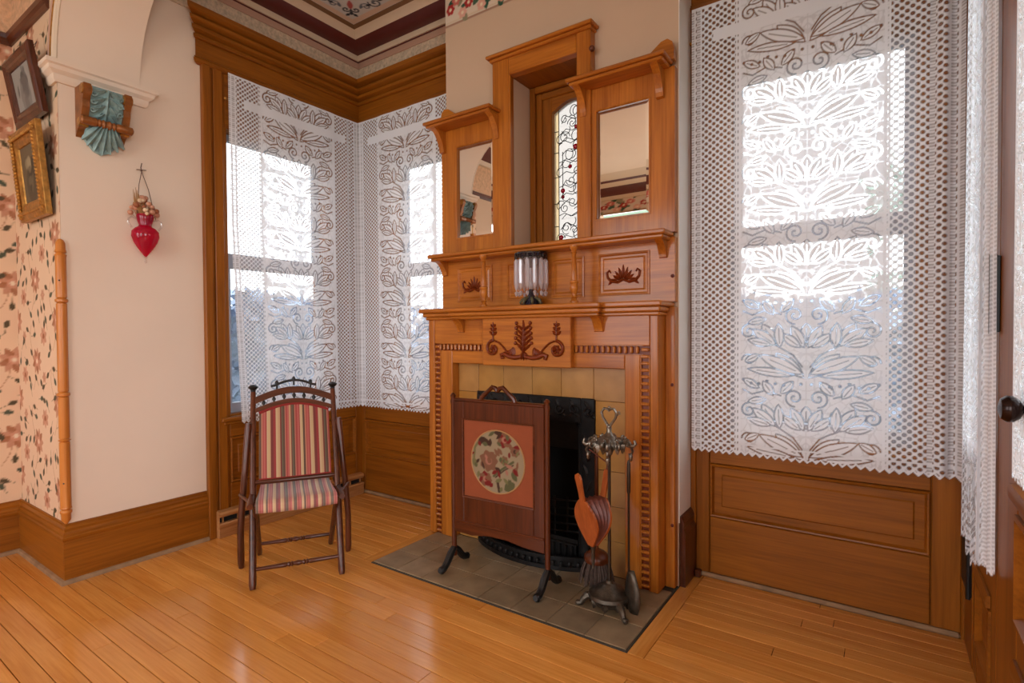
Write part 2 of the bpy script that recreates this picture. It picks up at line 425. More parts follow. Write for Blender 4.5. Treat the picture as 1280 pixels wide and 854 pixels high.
def grid_mesh(name, P, attr, arr, mat, parent=None, smooth=True, kind=None, label=None):
    """P (ny,nx,3) world positions; arr (ny,nx) or (ny,nx,3) point attribute"""
    ny, nx = P.shape[:2]; o = np.array(origin_of(parent)); me = bpy.data.meshes.new(name)
    nv = nx * ny; nf = (nx - 1) * (ny - 1)
    me.vertices.add(nv); me.vertices.foreach_set('co', (P - o).reshape(-1).astype(np.float32))
    i = np.arange(ny - 1)[:, None] * nx + np.arange(nx - 1)[None, :]
    q = np.stack([i, i + 1, i + nx + 1, i + nx], -1).reshape(-1)
    me.loops.add(nf * 4); me.loops.foreach_set('vertex_index', q.astype(np.int32))
    me.polygons.add(nf); me.polygons.foreach_set('loop_start', (np.arange(nf) * 4).astype(np.int32))
    try: me.polygons.foreach_set('loop_total', np.full(nf, 4, np.int32))
    except Exception: pass
    if smooth: me.polygons.foreach_set('use_smooth', np.ones(nf, bool))
    me.update(calc_edges=True); me.validate()
    if arr is not None:
        if arr.ndim == 2:
            a = me.attributes.new(attr, 'FLOAT', 'POINT'); a.data.foreach_set('value', arr.reshape(-1).astype(np.float32))
        else:
            a = me.attributes.new(attr, 'FLOAT_COLOR', 'POINT'); rg = np.ones((nv, 4), np.float32); rg[:, :3] = arr.reshape(-1, 3); a.data.foreach_set('color', rg.reshape(-1))
    me.materials.append(M[mat]); ob = bpy.data.objects.new(name, me); COL.objects.link(ob)
    if parent is not None: ob.parent = parent
    return tag(ob, label, None, None, kind)

class Paint:
    """flat print drawn in metres on a raster, later put on a grid as a point colour"""
    def __init__(s, w, h, res, base):
        s.nx = int(round(w / res)) + 1; s.ny = int(round(h / res)) + 1; s.w = w; s.h = h
        s.u = np.linspace(0, w, s.nx); s.v = np.linspace(0, h, s.ny); s.U, s.V = np.meshgrid(s.u, s.v)
        b = np.array(base[:3]) if not np.isscalar(base) else base
        s.a = np.ones((s.ny, s.nx, 3)) * b if not np.isscalar(base) else np.full((s.ny, s.nx), float(base))
    def _win(s, u0, u1, v0, v1):
        i0, i1 = np.searchsorted(s.u, (u0, u1)); j0, j1 = np.searchsorted(s.v, (v0, v1))
        return slice(max(j0 - 1, 0), j1 + 1), slice(max(i0 - 1, 0), i1 + 1)
    def _put(s, w, k, c):
        if s.a.ndim == 3: s.a[w] = s.a[w] * (1 - k[..., None]) + np.array(c[:3]) * k[..., None]
        else: s.a[w] = s.a[w] * (1 - k) + c * k
    def ell(s, cu, cv, ru, rv, ang, c, al=1.0, ring=None):
        R = max(ru, rv) * 1.1 + .01; w = s._win(cu - R, cu + R, cv - R, cv + R); U = s.U[w] - cu; V = s.V[w] - cv
        if U.size == 0: return
        ca, sa = math.cos(ang), math.sin(ang); x = (U * ca + V * sa) / ru; y = (-U * sa + V * ca) / rv
        d = np.sqrt(x * x + y * y); m = min(ru, rv)
        k = np.clip((1 - d) * m / .004 + .5, 0, 1)
        if ring: k = np.clip((ring / 2 - np.abs(d - 1) * m) / .003 + .5, 0, 1)
        s._put(w, k * al, c)
    def leaf(s, u, v, ang, L, wd, c, al=1.0, edge=None, ec=None):
        R = L + wd; w = s._win(u - R, u + R, v - R, v + R); U = s.U[w] - u; V = s.V[w] - v
        if U.size == 0: return
        ca, sa = math.cos(ang), math.sin(ang); x = (U * ca + V * sa) / L; y = -U * sa + V * ca
        hw = wd * np.sin(PI * np.clip(x, 0, 1)) ** .8; d = hw - np.abs(y)
        k = np.clip(d / .003 + .5, 0, 1) * ((x > 0) & (x < 1))
        s._put(w, k * al, c)
        if edge:
            k = np.clip((edge / 2 - np.abs(d)) / .003 + .5, 0, 1) * ((x > -.02) & (x < 1.02)); s._put(w, k, ec)
            k = np.clip((edge * .35 - np.abs(y)) / .003 + .4, 0, 1) * ((x > .15) & (x < .8)); s._put(w, k, ec)
    def line(s, pts, wd, c, al=1.0):
        p = np.array([(q[0], q[1]) for q in pts]); R = wd + .01
        w = s._win(p[:, 0].min() - R, p[:, 0].max() + R, p[:, 1].min() - R, p[:, 1].max() + R); U = s.U[w]; V = s.V[w]
        if U.size == 0: return
        D = np.full(U.shape, 9.0)
        for a, b in zip(p, p[1:]):
            d = b - a; l2 = max(d @ d, 1e-12); t = np.clip(((U - a[0]) * d[0] + (V - a[1]) * d[1]) / l2, 0, 1)
            D = np.minimum(D, np.hypot(U - a[0] - t * d[0], V - a[1] - t * d[1]))
        s._put(w, np.clip((wd / 2 - D) / .003 + .5, 0, 1) * al, c)
    def spiral(s, cu, cv, r, turns, a0, dr, wd, c):
        s.line([(cu + r * (1 - .85 * t) * math.cos(a0 + dr * turns * 2 * PI * t), cv + r * (1 - .85 * t) * math.sin(a0 + dr * turns * 2 * PI * t)) for t in np.linspace(0, 1, 34)], wd, c)
# ------------------------------------------------------------------ the setting
XL, YB, XR, XF, YA0, YA1 = -3.24, 2.70, 0.27, -3.94, 0.906, 1.253
BX0, BX1, YBR, ZC = -2.20, -0.785, 2.50, 3.32

# floor -----------------------------------------------------------
floor = empty('floor', (0, 0, 0), 'honey maple strip floor laid in narrow boards', 'floor', kind='structure')
MB().box(-4.1, 2.6, -2.7, 2.85, -0.08, -0.019).build('subfloor', 'subfloor', floor)
def board(x0, x1, y0, y1, mat='floor'):
    MB().box(x0 + .001, x1 - .001, y0 + .0014, y1 - .0014, -.018, random.uniform(-.0006, 0), .0012).build('board', mat, floor)
BW = 0.07
for k in range(-22, 12):
    y0 = 1.875 + k * BW; y1 = min(y0 + BW, YB)
    if y0 + BW / 2 < YA0: spans = [(XF, 0.9)]
    elif y0 >= 1.87: spans = [(XL, -2.262), (-0.718, XR)]
    else: spans = [(XL, XR)]
    for a, b in spans:
        x = a; first = True
        while x < b - .01:
            ln = random.uniform(.35, 1.5) if first else random.uniform(.9, 1.9)
            first = False
            e = min(x + ln, b)
            if b - e < .3: e = b
            board(x, e, y0, y1); x = e
board(-2.262, -2.196, 1.875, YB, 'floor_y'); board(-0.783, -0.718, 1.875, YB, 'floor_y')
MB().box(XF, 2.5, -2.6, 0.334, -.018, 0).build('rear_boards', 'floor', floor, kind='stuff')
MB().box(0.9, 2.5, 0.334, YA0, -.018, 0).build('rear_boards', 'floor', floor, kind='stuff')

# walls -----------------------------------------------------------
def holed(mb, mp, u0, u1, v0, v1, holes, h0, h1):
    """rectangular wall with rectangular holes, in vertical strips"""
    us = sorted({u0, u1} | {h[0] for h in holes} | {h[1] for h in holes})
    for a, b in zip(us, us[1:]):
        hs = sorted([h for h in holes if h[0] < (a + b) / 2 < h[1]], key=lambda h: h[2]); z = v0
        for h in hs + [(0, 0, v1, v1)]:
            if h[2] > z + 1e-6:
                mb.prism([(a, z), (b, z), (b, h[2]), (a, h[2])], mp, h0, h1)
            z = h[3]
    return mb
W1H = (1.69, 2.41, .70, 2.43); W2H = (-2.89, -2.255, .70, 2.43); W3H = (-.62, .115, .70, 2.43)
o = holed(MB(), fx(XL), YA1, 2.85, 0, 3.45, [W1H], -.16, 0).build('wall_left', 'plaster')
tag(o, 'cream plaster side wall of the window alcove', 'wall', kind='structure')
mb = MB(); holed(mb, fy(YB), -3.4, BX0, 0, 3.45, [W2H], -.16, 0); holed(mb, fy(YB), BX1, .43, 0, 3.45, [W3H], -.16, 0)
o = mb.build('wall_back', 'white_plaster'); tag(o, 'rear wall of the alcove holding the two lace covered windows', 'wall', kind='structure')
o = holed(MB(), fy(YBR), BX0, BX1, 0, 3.45, [(-1.911, -1.173, 0, .86), (-1.72, -1.22, 1.64, 2.63)], -.35, 0).build('wall_chimney', 'tan_plaster')
tag(o, 'tan plastered chimney breast above the wooden mantel', 'wall', kind='structure'); chim = o
MB().box(BX1, BX1 + .004, YBR, YB, .30, 3.4).build('side_plaster', 'white_plaster', chim)
mb = MB(); mb.box(-2.0, -1.1, 2.845, 2.86, 0, 1.0); mb.build('firebox_back', 'soot', chim)
o = holed(MB(), fxm(XR), YA1, 2.85, 0, 3.45, [(1.27, 2.46, 0, 2.95)], -.16, 0).build('wall_right', 'white_plaster')
tag(o, 'right wall of the alcove with the french doors', 'wall', kind='structure')
# arch wall between the alcove and the main room
R = .54; zs = 2.49
arc_l = [(XL + R - R * math.cos(t), zs + R * math.sin(t)) for t in np.linspace(0, PI / 2, 25)]
arc_r = [(XR - R + R * math.cos(t), zs + R * math.sin(t)) for t in np.linspace(PI / 2, 0, 25)]
poly = [(-4.1, 0), (-4.1, 3.45), (2.6, 3.45), (2.6, 0), (XR, 0)] + arc_r[::-1] + arc_l[::-1] + [(XL, 0)]
arch = MB().prism(poly, lambda u, v, h: (u, h, v), YA0, YA1).build('wall_arch', 'plaster', smooth=True, auto=25)
tag(arch, 'cream plaster arch opening with rounded haunches', 'wall', kind='structure')
for off, r, mat in ((.014, .016, 'cream'), (.042, .015, 'gold'), (.070, .015, 'pinkish')):
    pts = [(XL - off, YA0 - .003, 2.49), (XL - off, YA0 - .003, 2.5)] + [(XL + R - (R + off) * math.cos(t), YA0 - .003, zs + (R + off) * math.sin(t)) for t in np.linspace(0.05, PI / 2, 20)] + [(XR - R, YA0 - .003, zs + R + off)]
    MB().tube(pts, r, 8).build('archivolt_bead', mat, arch, smooth=True)
# impost cap under the arch spring
prof = [(0, 2.395), (.012, 2.395), (.02, 2.41), (.022, 2.43), (.04, 2.445), (.044, 2.462), (.055, 2.468), (.055, 2.488), (0, 2.492)]
mb = MB().mould(prof, 'y', XL, 1, YA0, YA1 + .01, -1, 1); mb.mould(prof, 'x', YA0, -1, XL - .07, XL, -1, 1)
mb.build('impost_cap', 'plaster', arch, smooth=True, auto=25)
def wall_box(name, label, *b, mat='tan_plaster'):
    return tag(MB().box(*b).build(name, mat), label, 'wall', kind='structure')
wl = wall_box('wall_far_left', 'papered side wall of the main room', -4.1, XF, -2.7, YA0, 0, 3.45)
o = holed(MB(), lambda u, v, h: (u, -2.6 + h, v), -4.1, 2.65, 0, 3.45, [(-1.5, .3, .65, 2.85), (-3.55, -2.25, .65, 2.85)], -.12, 0).build('wall_rear', 'tan_plaster')  # unseen openings, made up to hold the two rear fill lights
tag(o, 'rear wall of the main room with openings added for the fill lights', 'wall', kind='structure'); wrear = o
o = holed(MB(), fxm(2.5), -2.7, YA0, 0, 3.45, [(-1.75, -.05, .65, 2.85)], -.12, 0).build('wall_far_right', 'tan_plaster')  # opening invented for the side fill light, out of view
tag(o, 'far side wall of the main room with an opening added for the fill light', 'wall', kind='structure')
# ceilings
ceil = tag(MB().box(-3.4, .43, YA1, 2.86, ZC, ZC + .1).build('ceiling', plain('pale_grey_ceiling', rgb(206, 206, 204), .7)), 'painted alcove ceiling with stencilled panel', 'ceiling', kind='structure')
o = tag(MB().box(-4.1, 2.65, -2.7, YA1, 3.38, 3.48).build('ceiling_main', 'plaster'), 'plain beige ceiling of the main room', 'ceiling', kind='structure')
# main room cornice and flowered border on the rear wall (seen in the mantel mirror)
trim = empty('trim_1', (0, -2.6, 3.0), 'stepped painted cornice round the main room', 'cornice', kind='structure')
for prof, mat in (([(0, 3.155), (.02, 3.155), (.03, 3.20), (0, 3.20)], 'cream'), ([(0, 3.20), (.03, 3.20), (.06, 3.215), (.13, 3.27), (0, 3.27)], 'maroon'),
                  ([(0, 3.27), (.13, 3.27), (.17, 3.31), (0, 3.31)], 'cream'), ([(0, 3.31), (.17, 3.31), (.19, 3.33), (0, 3.33)], 'maroon'), ([(0, 3.33), (.19, 3.33), (.27, 3.38), (0, 3.38)], 'cream')):
    prof = [(o_ * 2.2, z_) for o_, z_ in prof]
    mb = MB().mould(prof, 'x', -2.6, 1, XF, 2.5, 1, -1); mb.mould(prof, 'y', XF, 1, -2.6, YA0, 1, -1); mb.mould(prof, 'y', 2.5, -1, -2.6, YA0, 1, -1)
    mb.build('cornice_band', mat, trim)
mb = MB().tube([(-1.5 + .55 * math.cos(t) * 1.3, -1.96 + .36 * math.sin(t), 3.372) for t in np.linspace(0, PI, 24)], .03, 8)
mb.build('ceiling_arc', 'gold', trim, smooth=True)

# alcove wooden entablature + plaster cornice ----------------------
ent = [(0, 2.735), (.026, 2.735), (.036, 2.742), (.038, 2.756), (.026, 2.760), (.032, 2.768), (.018, 2.776), (.018, 2.872), (.034, 2.874), (.036, 2.884), (.034, 2.894), (.020, 2.896), (.020, 2.906), (.050, 2.916), (.052, 2.934), (.032, 2.936), (.032, 2.946), (.068, 2.960), (.070, 2.976), (.048, 2.978), (.048, 2.988), (.088, 3.004), (.092, 3.03), (0, 3.035)]
tr = empty('trim_2', (XL, YB, 2.735), 'stained wood entablature running over the corner windows', 'trim', kind='structure')
MB().mould(ent, 'y', XL, 1, 1.545, YB, -1, -1).build('cornice_run', 'trim_y', tr)
MB().mould(ent, 'x', YB, -1, XL, BX0, 1, 0).build('cornice_run', 'trim_x', tr)
tr3 = empty('trim_3', (BX1, YB, 2.735), 'stained wood entablature over the window beside the doors', 'trim', kind='structure')
MB().mould(ent, 'x', YB, -1, BX1 + .005, XR, 0, 0).build('cornice_run', 'trim_x', tr3)
tr4 = empty('trim_4', (XL, YB, 3.03), 'maroon and cream plaster cornice under the alcove ceiling', 'cornice', kind='structure')
for prof, mat in (([(0, 3.03), (.006, 3.03), (.006, 3.155), (0, 3.155)], 'anaglypta'), ([(0, 3.155), (.012, 3.155), (.012, 3.197), (0, 3.197)], 'pinkish'), ([(0, 3.197), (.02, 3.197), (.02, 3.202), (0, 3.202)], 'maroon'),
                  ([(0, 3.202), (.030, 3.202), (.036, 3.222), (.036, 3.236), (0, 3.236)], 'cream'),
                  ([(0, 3.236), (.036, 3.236), (.06, 3.236), (.09, 3.242), (.12, 3.252), (.15, 3.27), (0, 3.28)], 'maroon'),
                  ([(0, 3.27), (.15, 3.27), (.165, 3.288), (.2, 3.302), (0, 3.31)], 'cream'), ([(0, 3.302), (.2, 3.302), (.222, 3.319), (0, 3.319)], 'brown_line')):
    mb = MB().mould(prof, 'y', XL, 1, YA1, YB, 0, -1); mb.mould(prof, 'x', YB, -1, XL, BX0, 1, 0)
    mb.mould(prof, 'x', YB, -1, BX1 + .005, XR, 0, -1); mb.mould(prof, 'y', XR, -1, YA1, YB, 0, -1)
    mb.build('cornice_band', mat, tr4, smooth=True, auto=30)

# stencilled ceiling panel
p = Paint(1.1, 1.2, .006, rgb(206, 206, 204)); W_, H_ = p.w, p.h
for d, c in ((.0, rgb(214, 190, 170)), (.045, rgb(206, 206, 204))):
    k = ((p.U > d) & (p.V < H_ - d)).astype(float); p._put((slice(None), slice(None)), k, c)
ink = rgb(40, 46, 58); red = rgb(176, 84, 84); gry = rgb(96, 104, 116)
def orn(cu, cv, a):
    def t(x, y): return cu + x * math.cos(a) - y * math.sin(a), cv + x * math.sin(a) + y * math.cos(a)
    u, v = t(0, 0); p.leaf(u, v, a + PI / 2, .10, .018, red)
    for s in (-1, 1):
        u, v = t(s * .03, .0); p.spiral(u, v, .03, 1.1, a + (PI if s > 0 else 0), s, .012, ink)
        u, v = t(s * .012, -.045); p.leaf(u, v, a - PI / 2 + s * .7, .04, .012, ink)
        u, v = t(s * .10, .05); p.spiral(u, v, .035, 1.2, a + (PI if s > 0 else 0), -s, .01, gry)
        u, v = t(s * .16, .10); p.spiral(u, v, .045, 1.3, a, s, .01, ink)
        for q in range(4):
            u, v = t(s * (.06 + .04 * q), .02 + .035 * q); p.leaf(u, v, a + PI / 2 - s * (.4 + .5 * (q % 2)), .045, .011, ink if q % 2 else gry)
    u, v = t(0, -.02); p.leaf(u, v, a - PI / 2, .045, .013, ink)
orn(.125, H_ - .125, -PI * .75)
for q in range(3):
    orn(.45 + .30 * q, H_ - .14, PI); orn(.14, H_ - .45 - .30 * q, -PI / 2)
P = np.zeros((p.ny, p.nx, 3)); P[..., 0] = XL + .222 + p.U; P[..., 1] = YB - .222 - p.h + p.V; P[..., 2] = ZC - .0015
grid_mesh('stencil_panel', P, 'print', p.a, 'print', ceil)

# wallpaper ------------------------------------------------------
def flower_paper(w, h, res, seed):
    p = Paint(w, h, res, rgb(226, 192, 160)); rd = random.Random(seed)
    dk = rgb(84, 72, 50); pk = rgb(204, 146, 118); br = rgb(158, 96, 62); gr = rgb(78, 84, 66); cr = rgb(230, 206, 178); mv = rgb(190, 134, 106)
    per = .42; cell_w = .31
    for col in range(int(w / cell_w) + 2):
        for row in range(-1, int(h / per) + 2):
            u0 = col * cell_w - .08; v0 = row * per + (col % 2) * per / 2
            st = [(u0 + .02 + .04 * math.sin(t * 2.2), v0 + .13 * t) for t in np.linspace(0, 2.6, 14)]; p.line(st, .004, br, .7)
            u, v = u0 + .08, v0 + .15
            for q in range(9): p.leaf(u, v, q * 2 * PI / 9, .072, .017, br if q % 2 else mv, .9)
            p.ell(u, v, .026, .026, 0, pk); p.ell(u, v, .012, .012, 0, cr)
            u, v = u0 + .19, v0 + .28
            for q in range(7): p.leaf(u, v, q * 2 * PI / 7 + .3, .052, .015, pk if q % 2 else mv, .85)
            p.ell(u, v, .014, .014, 0, br)
            u, v = u0 + .19, v0 + .07
            for q in range(6): p.leaf(u, v, q * 2 * PI / 6, .032, .010, mv, .8)
            for q in range(12):
                a = rd.uniform(0, 2 * PI); uu = u0 + .15 + .14 * math.cos(q * 2.39); vv = v0 + .2 + .18 * math.sin(q * 2.39)
                p.leaf(uu, vv, a, .048, .013, dk if q % 3 else gr); p.line([(uu, vv), (uu - .03 * math.cos(a), vv - .03 * math.sin(a))], .004, dk, .7)
    return p
p = flower_paper(.70, 2.52, .005, 3); wpaper = p
P = np.zeros((p.ny, p.nx, 3)); P[..., 0] = XF + p.U; P[..., 1] = YA0 - .0012; P[..., 2] = .28 + p.V
grid_mesh('flowered_paper', P, 'print', p.a, 'print', arch)
p2 = flower_paper(.95, 2.52, .008, 5)
P = np.zeros((p2.ny, p2.nx, 3)); P[..., 0] = XF + .0012; P[..., 1] = YA0 - .95 + p2.U; P[..., 2] = .28 + p2.V
grid_mesh('flowered_paper', P, 'print', p2.a, 'print', wl)
# embossed frieze paper above the picture rail
MB().box(XF, XL - .075, YA0 - .0014, YA0, 2.80, 3.38).build('frieze_paper', plain('embossed_pink_frieze', rgb(220, 178, 142), .6, noise=.18, nscale=34, bump=.7), arch)
MB().box(XF, XF + .0014, -2.6, YA0, 2.80, 3.38).build('frieze_paper', bpy.data.materials['embossed_pink_frieze'], wl)
rail = [(0, 2.772), (.012, 2.772), (.018, 2.79), (.03, 2.80), (.034, 2.822), (.02, 2.832), (0, 2.836)]
tr5 = empty('trim_5', (XF, YA0, 2.772), 'dark picture rail turning the corner above the flowered paper', 'picture rail', kind='structure')
MB().mould(rail, 'x', YA0, -1, XF, XL - .085, 1, 0).build('rail_run', 'dark_x', tr5); MB().mould(rail, 'y', XF, 1, -2.6, YA0, 0, -1).build('rail_run', 'dark_y', tr5)
# flowered border at the top of the chimney breast
p = Paint(1.415, .20, .006, rgb(222, 204, 184)); rd = random.Random(11)
p.line([(0, .008), (1.42, .008)], .016, rgb(168, 128, 104)); p.line([(0, .026), (1.42, .026)], .008, rgb(214, 190, 160))
for q in range(46):
    u = rd.uniform(0, 1.415); v = rd.uniform(.05, .19)
    p.leaf(u, v, rd.uniform(0, 6.28), .07, .02, random.choice([rgb(44, 84, 64), rgb(70, 96, 76), rgb(150, 140, 110)]))
for q in range(30):
    u = .04 + q * .047; v = .10 + .05 * math.sin(q * 2.1); c = [rgb(176, 44, 44), rgb(206, 110, 100), rgb(226, 170, 150)][q % 3]
    for k in range(6): p.leaf(u, v, k * PI / 3 + q, .035, .014, c)
    p.ell(u, v, .01, .01, 0, rgb(240, 220, 190))
P = np.zeros((p.ny, p.nx, 3)); P[..., 0] = BX0 + p.U; P[..., 1] = YBR - .0012; P[..., 2] = 3.035 + p.V
grid_mesh('flowered_border', P, 'print', p.a, 'print', chim)
border_p = p
pr = Paint(2.83, .15, .01, rgb(222, 204, 184)); pr.a = np.concatenate([p.a[::2, ::2]] * 2, axis=1)[:, :]; 
P = np.zeros(pr.a.shape); ny, nx = pr.a.shape[:2]
P[..., 0] = np.linspace(-3.9, 2.45, nx)[None, :]; P[..., 1] = -2.598; P[..., 2] = np.linspace(2.95, 3.155, ny)[:, None]
grid_mesh('flowered_border', P, 'print', pr.a, 'print', wrear)

# baseboards -----------------------------------------------------
bbp = [(0, 0), (.02, 0), (.02, .205), (.024, .21), (.026, .222), (.021, .228), (.021, .238), (.015, .25), (.017, .262), (.008, .272), (.008, .283), (0, .285)]
shoe = [(.02, 0), (.034, 0), (.034, .010), (.030, .017), (.02, .02)]
def baseboard(name, label, axis, base, sg, a, b, ma, mb_, grain, sa=None):
    r = empty(name, ((a if axis == 'x' else base), (base if axis == 'x' else a), 0), label, 'baseboard', kind='structure')
    MB().mould(bbp, axis, base, sg, a, b, ma, mb_).build('skirting_board', grain, r, smooth=True, auto=20)
    MB().mould(shoe, axis, base, sg, a, b, ma, mb_).build('shoe_mould', 'shoe', r, smooth=True, auto=30)
baseboard('baseboard_left', 'tall moulded oak baseboard under the cream wall', 'y', XL, 1, YA0, 1.555, -1, 0, 'trim_y')
baseboard('baseboard_arch', 'short oak baseboard across the papered arch pier', 'x', YA0, -1, XF, XL, 1, 1, 'trim_x')
baseboard('baseboard_far_left', 'oak baseboard along the papered side wall', 'y', XF, 1, -2.6, YA0, 0, -1, 'trim_y')
r = empty('baseboard_chimney', (BX1, YBR, 0), 'dark varnished baseboard on the chimney breast return', 'baseboard', kind='structure')
mb = MB().mould([(0.004, 0), (.03, 0), (.03, .25), (.022, .27), (.024, .30), (.012, .325), (.004, .33)], 'y', BX1, 1, YBR + .005, YB, 0, 0); mb.build('skirting_board', 'dark_z', r, smooth=True, auto=20)
mb = MB().box(BX1 + .03, BX1 + .06, YB - .06, YB - .022, 0, .035, .006); mb.build('corner_block', 'dark_x', r)

# windows --------------------------------------------------------
def window(n, mp, hole, name_pos, label, grain_h, seg_l, seg_r, panel, lo_span, loc):
    u0, u1, v0, v1 = hole
    w = empty('window_%d' % n, loc, label, 'window', kind='structure')
    # jamb lining
    mb = MB(); holed(mb, mp, u0 - .001, u1 + .001, v0 - .001, v1 + .001, [(u0 + .012, u1 - .012, v0 + .012, v1 - .012)], -.158, .004); mb.build('jamb', 'trim_z', w)
    for (a, b, h) in seg_l + seg_r:                         # casing boards
        p0, p1 = mp(a, 0.0, .0005), mp(b, 2.74, h)
        MB().box(p0[0], p1[0], p0[1], p1[1], 0 if (h > .025 or (a, b, h) in seg_l and n == 1) else .656, 2.74, .004).build('casing', 'trim_z', w)
    p0, p1 = mp(u0, v1 - .001, .0005), mp(u1, 2.742, .016); MB().box(p0[0], p1[0], p0[1], p1[1], v1 - .001, 2.742, .003).build('head_casing', 'trim_' + grain_h, w)
    for nm, z0, z1, hh, bt, tp in (('lower_sash', .712, 1.685, -.045, .06, .088), ('upper_sash', 1.60, 2.418, -.085, .088, .04)):
        mb = MB(); holed(mb, mp, u0 + .012, u1 - .012, z0, z1, [(u0 + .05, u1 - .05, z0 + bt, z1 - tp)], hh - .035, hh)
        s = mb.build(nm, 'sash', w)
        MB().prism([(u0 + .048, z0 + bt - .002), (u1 - .048, z0 + bt - .002), (u1 - .048, z1 - tp + .002), (u0 + .048, z1 - tp + .002)], mp, hh - .020, hh - .016).build('pane', 'pane', s)
    a, b = lo_span
    p0, p1 = mp(u0 - .06, 0, .0), mp(u1 + .06, 0, .05); MB().box(p0[0], p1[0], p0[1], p1[1], .672, .698, .006).build('sill', 'trim_' + grain_h, w)
    p0, p1 = mp(u0 - .04, 0, .016), mp(u1 + .04, 0, .036); MB().box(p0[0], p1[0], p0[1], p1[1], .655, .673, .004).build('apron_mould', 'trim_' + grain_h, w)
    p0, p1 = mp(a, 0, .0005), mp(b, 0, .006); MB().box(p0[0], p1[0], p0[1], p1[1], .0, .675).build('wainscot', 'trim_' + grain_h, w)
    pu0, pu1, pz0, pz1 = panel
    for ua, ub in ((a, pu0 - .003), (pu1 + .003, b)):
        if ub - ua > .012:
            p0, p1 = mp(ua, 0, .0055), mp(ub, 0, .021); MB().box(p0[0], p1[0], p0[1], p1[1], .0225, .656, .003).build('wainscot_stile', 'trim_z', w)
    p0, p1 = mp(pu0, 0, .0055), mp(pu1, 0, .021); MB().box(p0[0], p1[0], p0[1], p1[1], pz1 + .003, .656, .003).build('wainscot_rail', 'trim_' + grain_h, w)
    MB().rectloft(mp, pu0, pu1, pz0, pz1, [(0, .0055), (.0, .023), (.005, .029), (.011, .027), (.015, .016), (.018, .0075), (.05, .0075), (.056, .013), (.06, .013)]).build('raised_panel', 'trim_' + grain_h, w)
    p0, p1 = mp(pu0, 0, .0055), mp(pu1, 0, .020); MB().box(p0[0], p1[0], p0[1], p1[1], .025, pz0 - .003, .003).build('lower_board', 'trim_' + grain_h, w)
    p0, p1 = mp(a, 0, .0055), mp(b, 0, .032); MB().box(p0[0], p1[0], p0[1], p1[1], .0005, .022, .008).build('shoe_mould', 'shoe' if n != 1 else 'trim_y', w)
    return w
M['sash'] = plain('pale_painted_sash', rgb(150, 150, 158), .5)
window(1, fx(XL), W1H, '', 'tall sash window in the alcove side wall beside the folding chair', 'y',
       [(1.556, 1.602, .034), (1.602, 1.618, .020), (1.618, 1.672, .028), (1.672, 1.70, .014)], [(2.41, 2.70, .020)], (1.69, 2.62, .305, .575), (1.70, 2.70), (XL, 1.6, 0))
window(2, fy(YB), W2H, '', 'sash window between the alcove corner and the mantel', 'x',
       [(-3.24, -2.89, .020)], [(-2.255, -2.203, .020)], (-3.185, -2.25, .294, .552), (-3.24, -2.203), (-3.24, YB, 0))
window(3, fy(YB), W3H, '', 'wide sash window beside the french doors', 'x',
       [(-.78, -.755, .03), (-.755, -.62, .020)], [(.115, .25, .020), (.25, .27, .03)], (-.69, .155, .30, .556), (-.755, .25), (-.78, YB, 0))

# french doors on the right wall -----------------------------------
mp = fxm(XR)
d1 = empty('door_1', (XR, 2.45, 0), 'narrow french door leaf behind the gathered lace, black hinge at its edge', 'door', kind='structure')
def leafdoor(root, y0, y1, gy0, gy1, x0=.262, x1=.30):
    MB().box(x0, x1, y0, gy0, 0.006, 2.94, .003).build('stile', 'trim_z', root); MB().box(x0, x1, gy1, y1, 0.006, 2.94, .003).build('stile', 'trim_z', root)
    for z0, z1 in ((.006, .14), (.37, .50), (.76, .83), (2.74, 2.94)): MB().box(x0 + .001, x1, gy0, gy1, z0, z1, .002).build('rail', 'trim_y', root)
    for z0, z1 in ((.14, .37), (.50, .76)):
        MB().rectloft(fxm(x0 + .012), gy0, gy1, z0, z1, [(0, .0), (.0, .018), (.012, .02), (.022, .008), (.03, 0), (.05, 0), (.06, .006)]).build('door_panel', 'trim_y', root)
    MB().box(x0 + .018, x0 + .022, gy0 - .01, gy1 + .01, .825, 2.745).build('pane', 'pane', root)
    pr_ = [(0, .79), (.012, .79), (.016, .80), (.016, .815), (.012, .828), (0, .83)]
    MB().mould(pr_, 'y', x0, -1, gy0 - .02, gy1 + .02, 0, 0).build('glazing_mould', 'trim_y', root, smooth=True, auto=30)
    MB().mould([(0, .375), (.01, .375), (.012, .385), (.012, .40), (.006, .412), (0, .412)], 'y', x0, -1, gy0 + .01, gy1, 0, 0).build('panel_mould', 'trim_y', root, smooth=True, auto=30)
leafdoor(d1, 1.99, 2.455, 2.08, 2.36)
MB().box(XR - .010, XR, 2.46, 2.70, 0, 2.735, .003).build('casing', 'trim_z', d1)
mb = MB().box(XR - .020, XR - .0095, 2.475, 2.675, .245, .405, .002); mb.lathe([(.007, .24), (.007, .41)], XR - .020, 2.475, 0, 10); mb.build('hinge', 'black', d1, label='black iron hinge')
d2 = empty('door_2', (XR, 1.98, 0), 'french door leaf with a dark round knob and latch plate', 'door', kind='structure')
leafdoor(d2, 1.29, 1.985, 1.38, 1.72)
mb = MB().box(.249, .2625, 1.972, 1.99, 1.19, 1.40, .003); mb.lathe([(.009, 1.185), (.009, 1.405)], .247, 1.985, 0, 8); mb.build('latch_plate', 'black', d2, label='black latch plate')
mb = MB().lathe([(.03, 0), (.028, -.006), (.012, -.009), (.010, -.022), (.021, -.028), (.028, -.038), (.0285, -.048), (.021, -.058), (.004, -.062)], .262, 1.53, 1.03, 18, 'x'); mb.build('door_knob', 'knob', d2, smooth=True, label='dark round door knob')
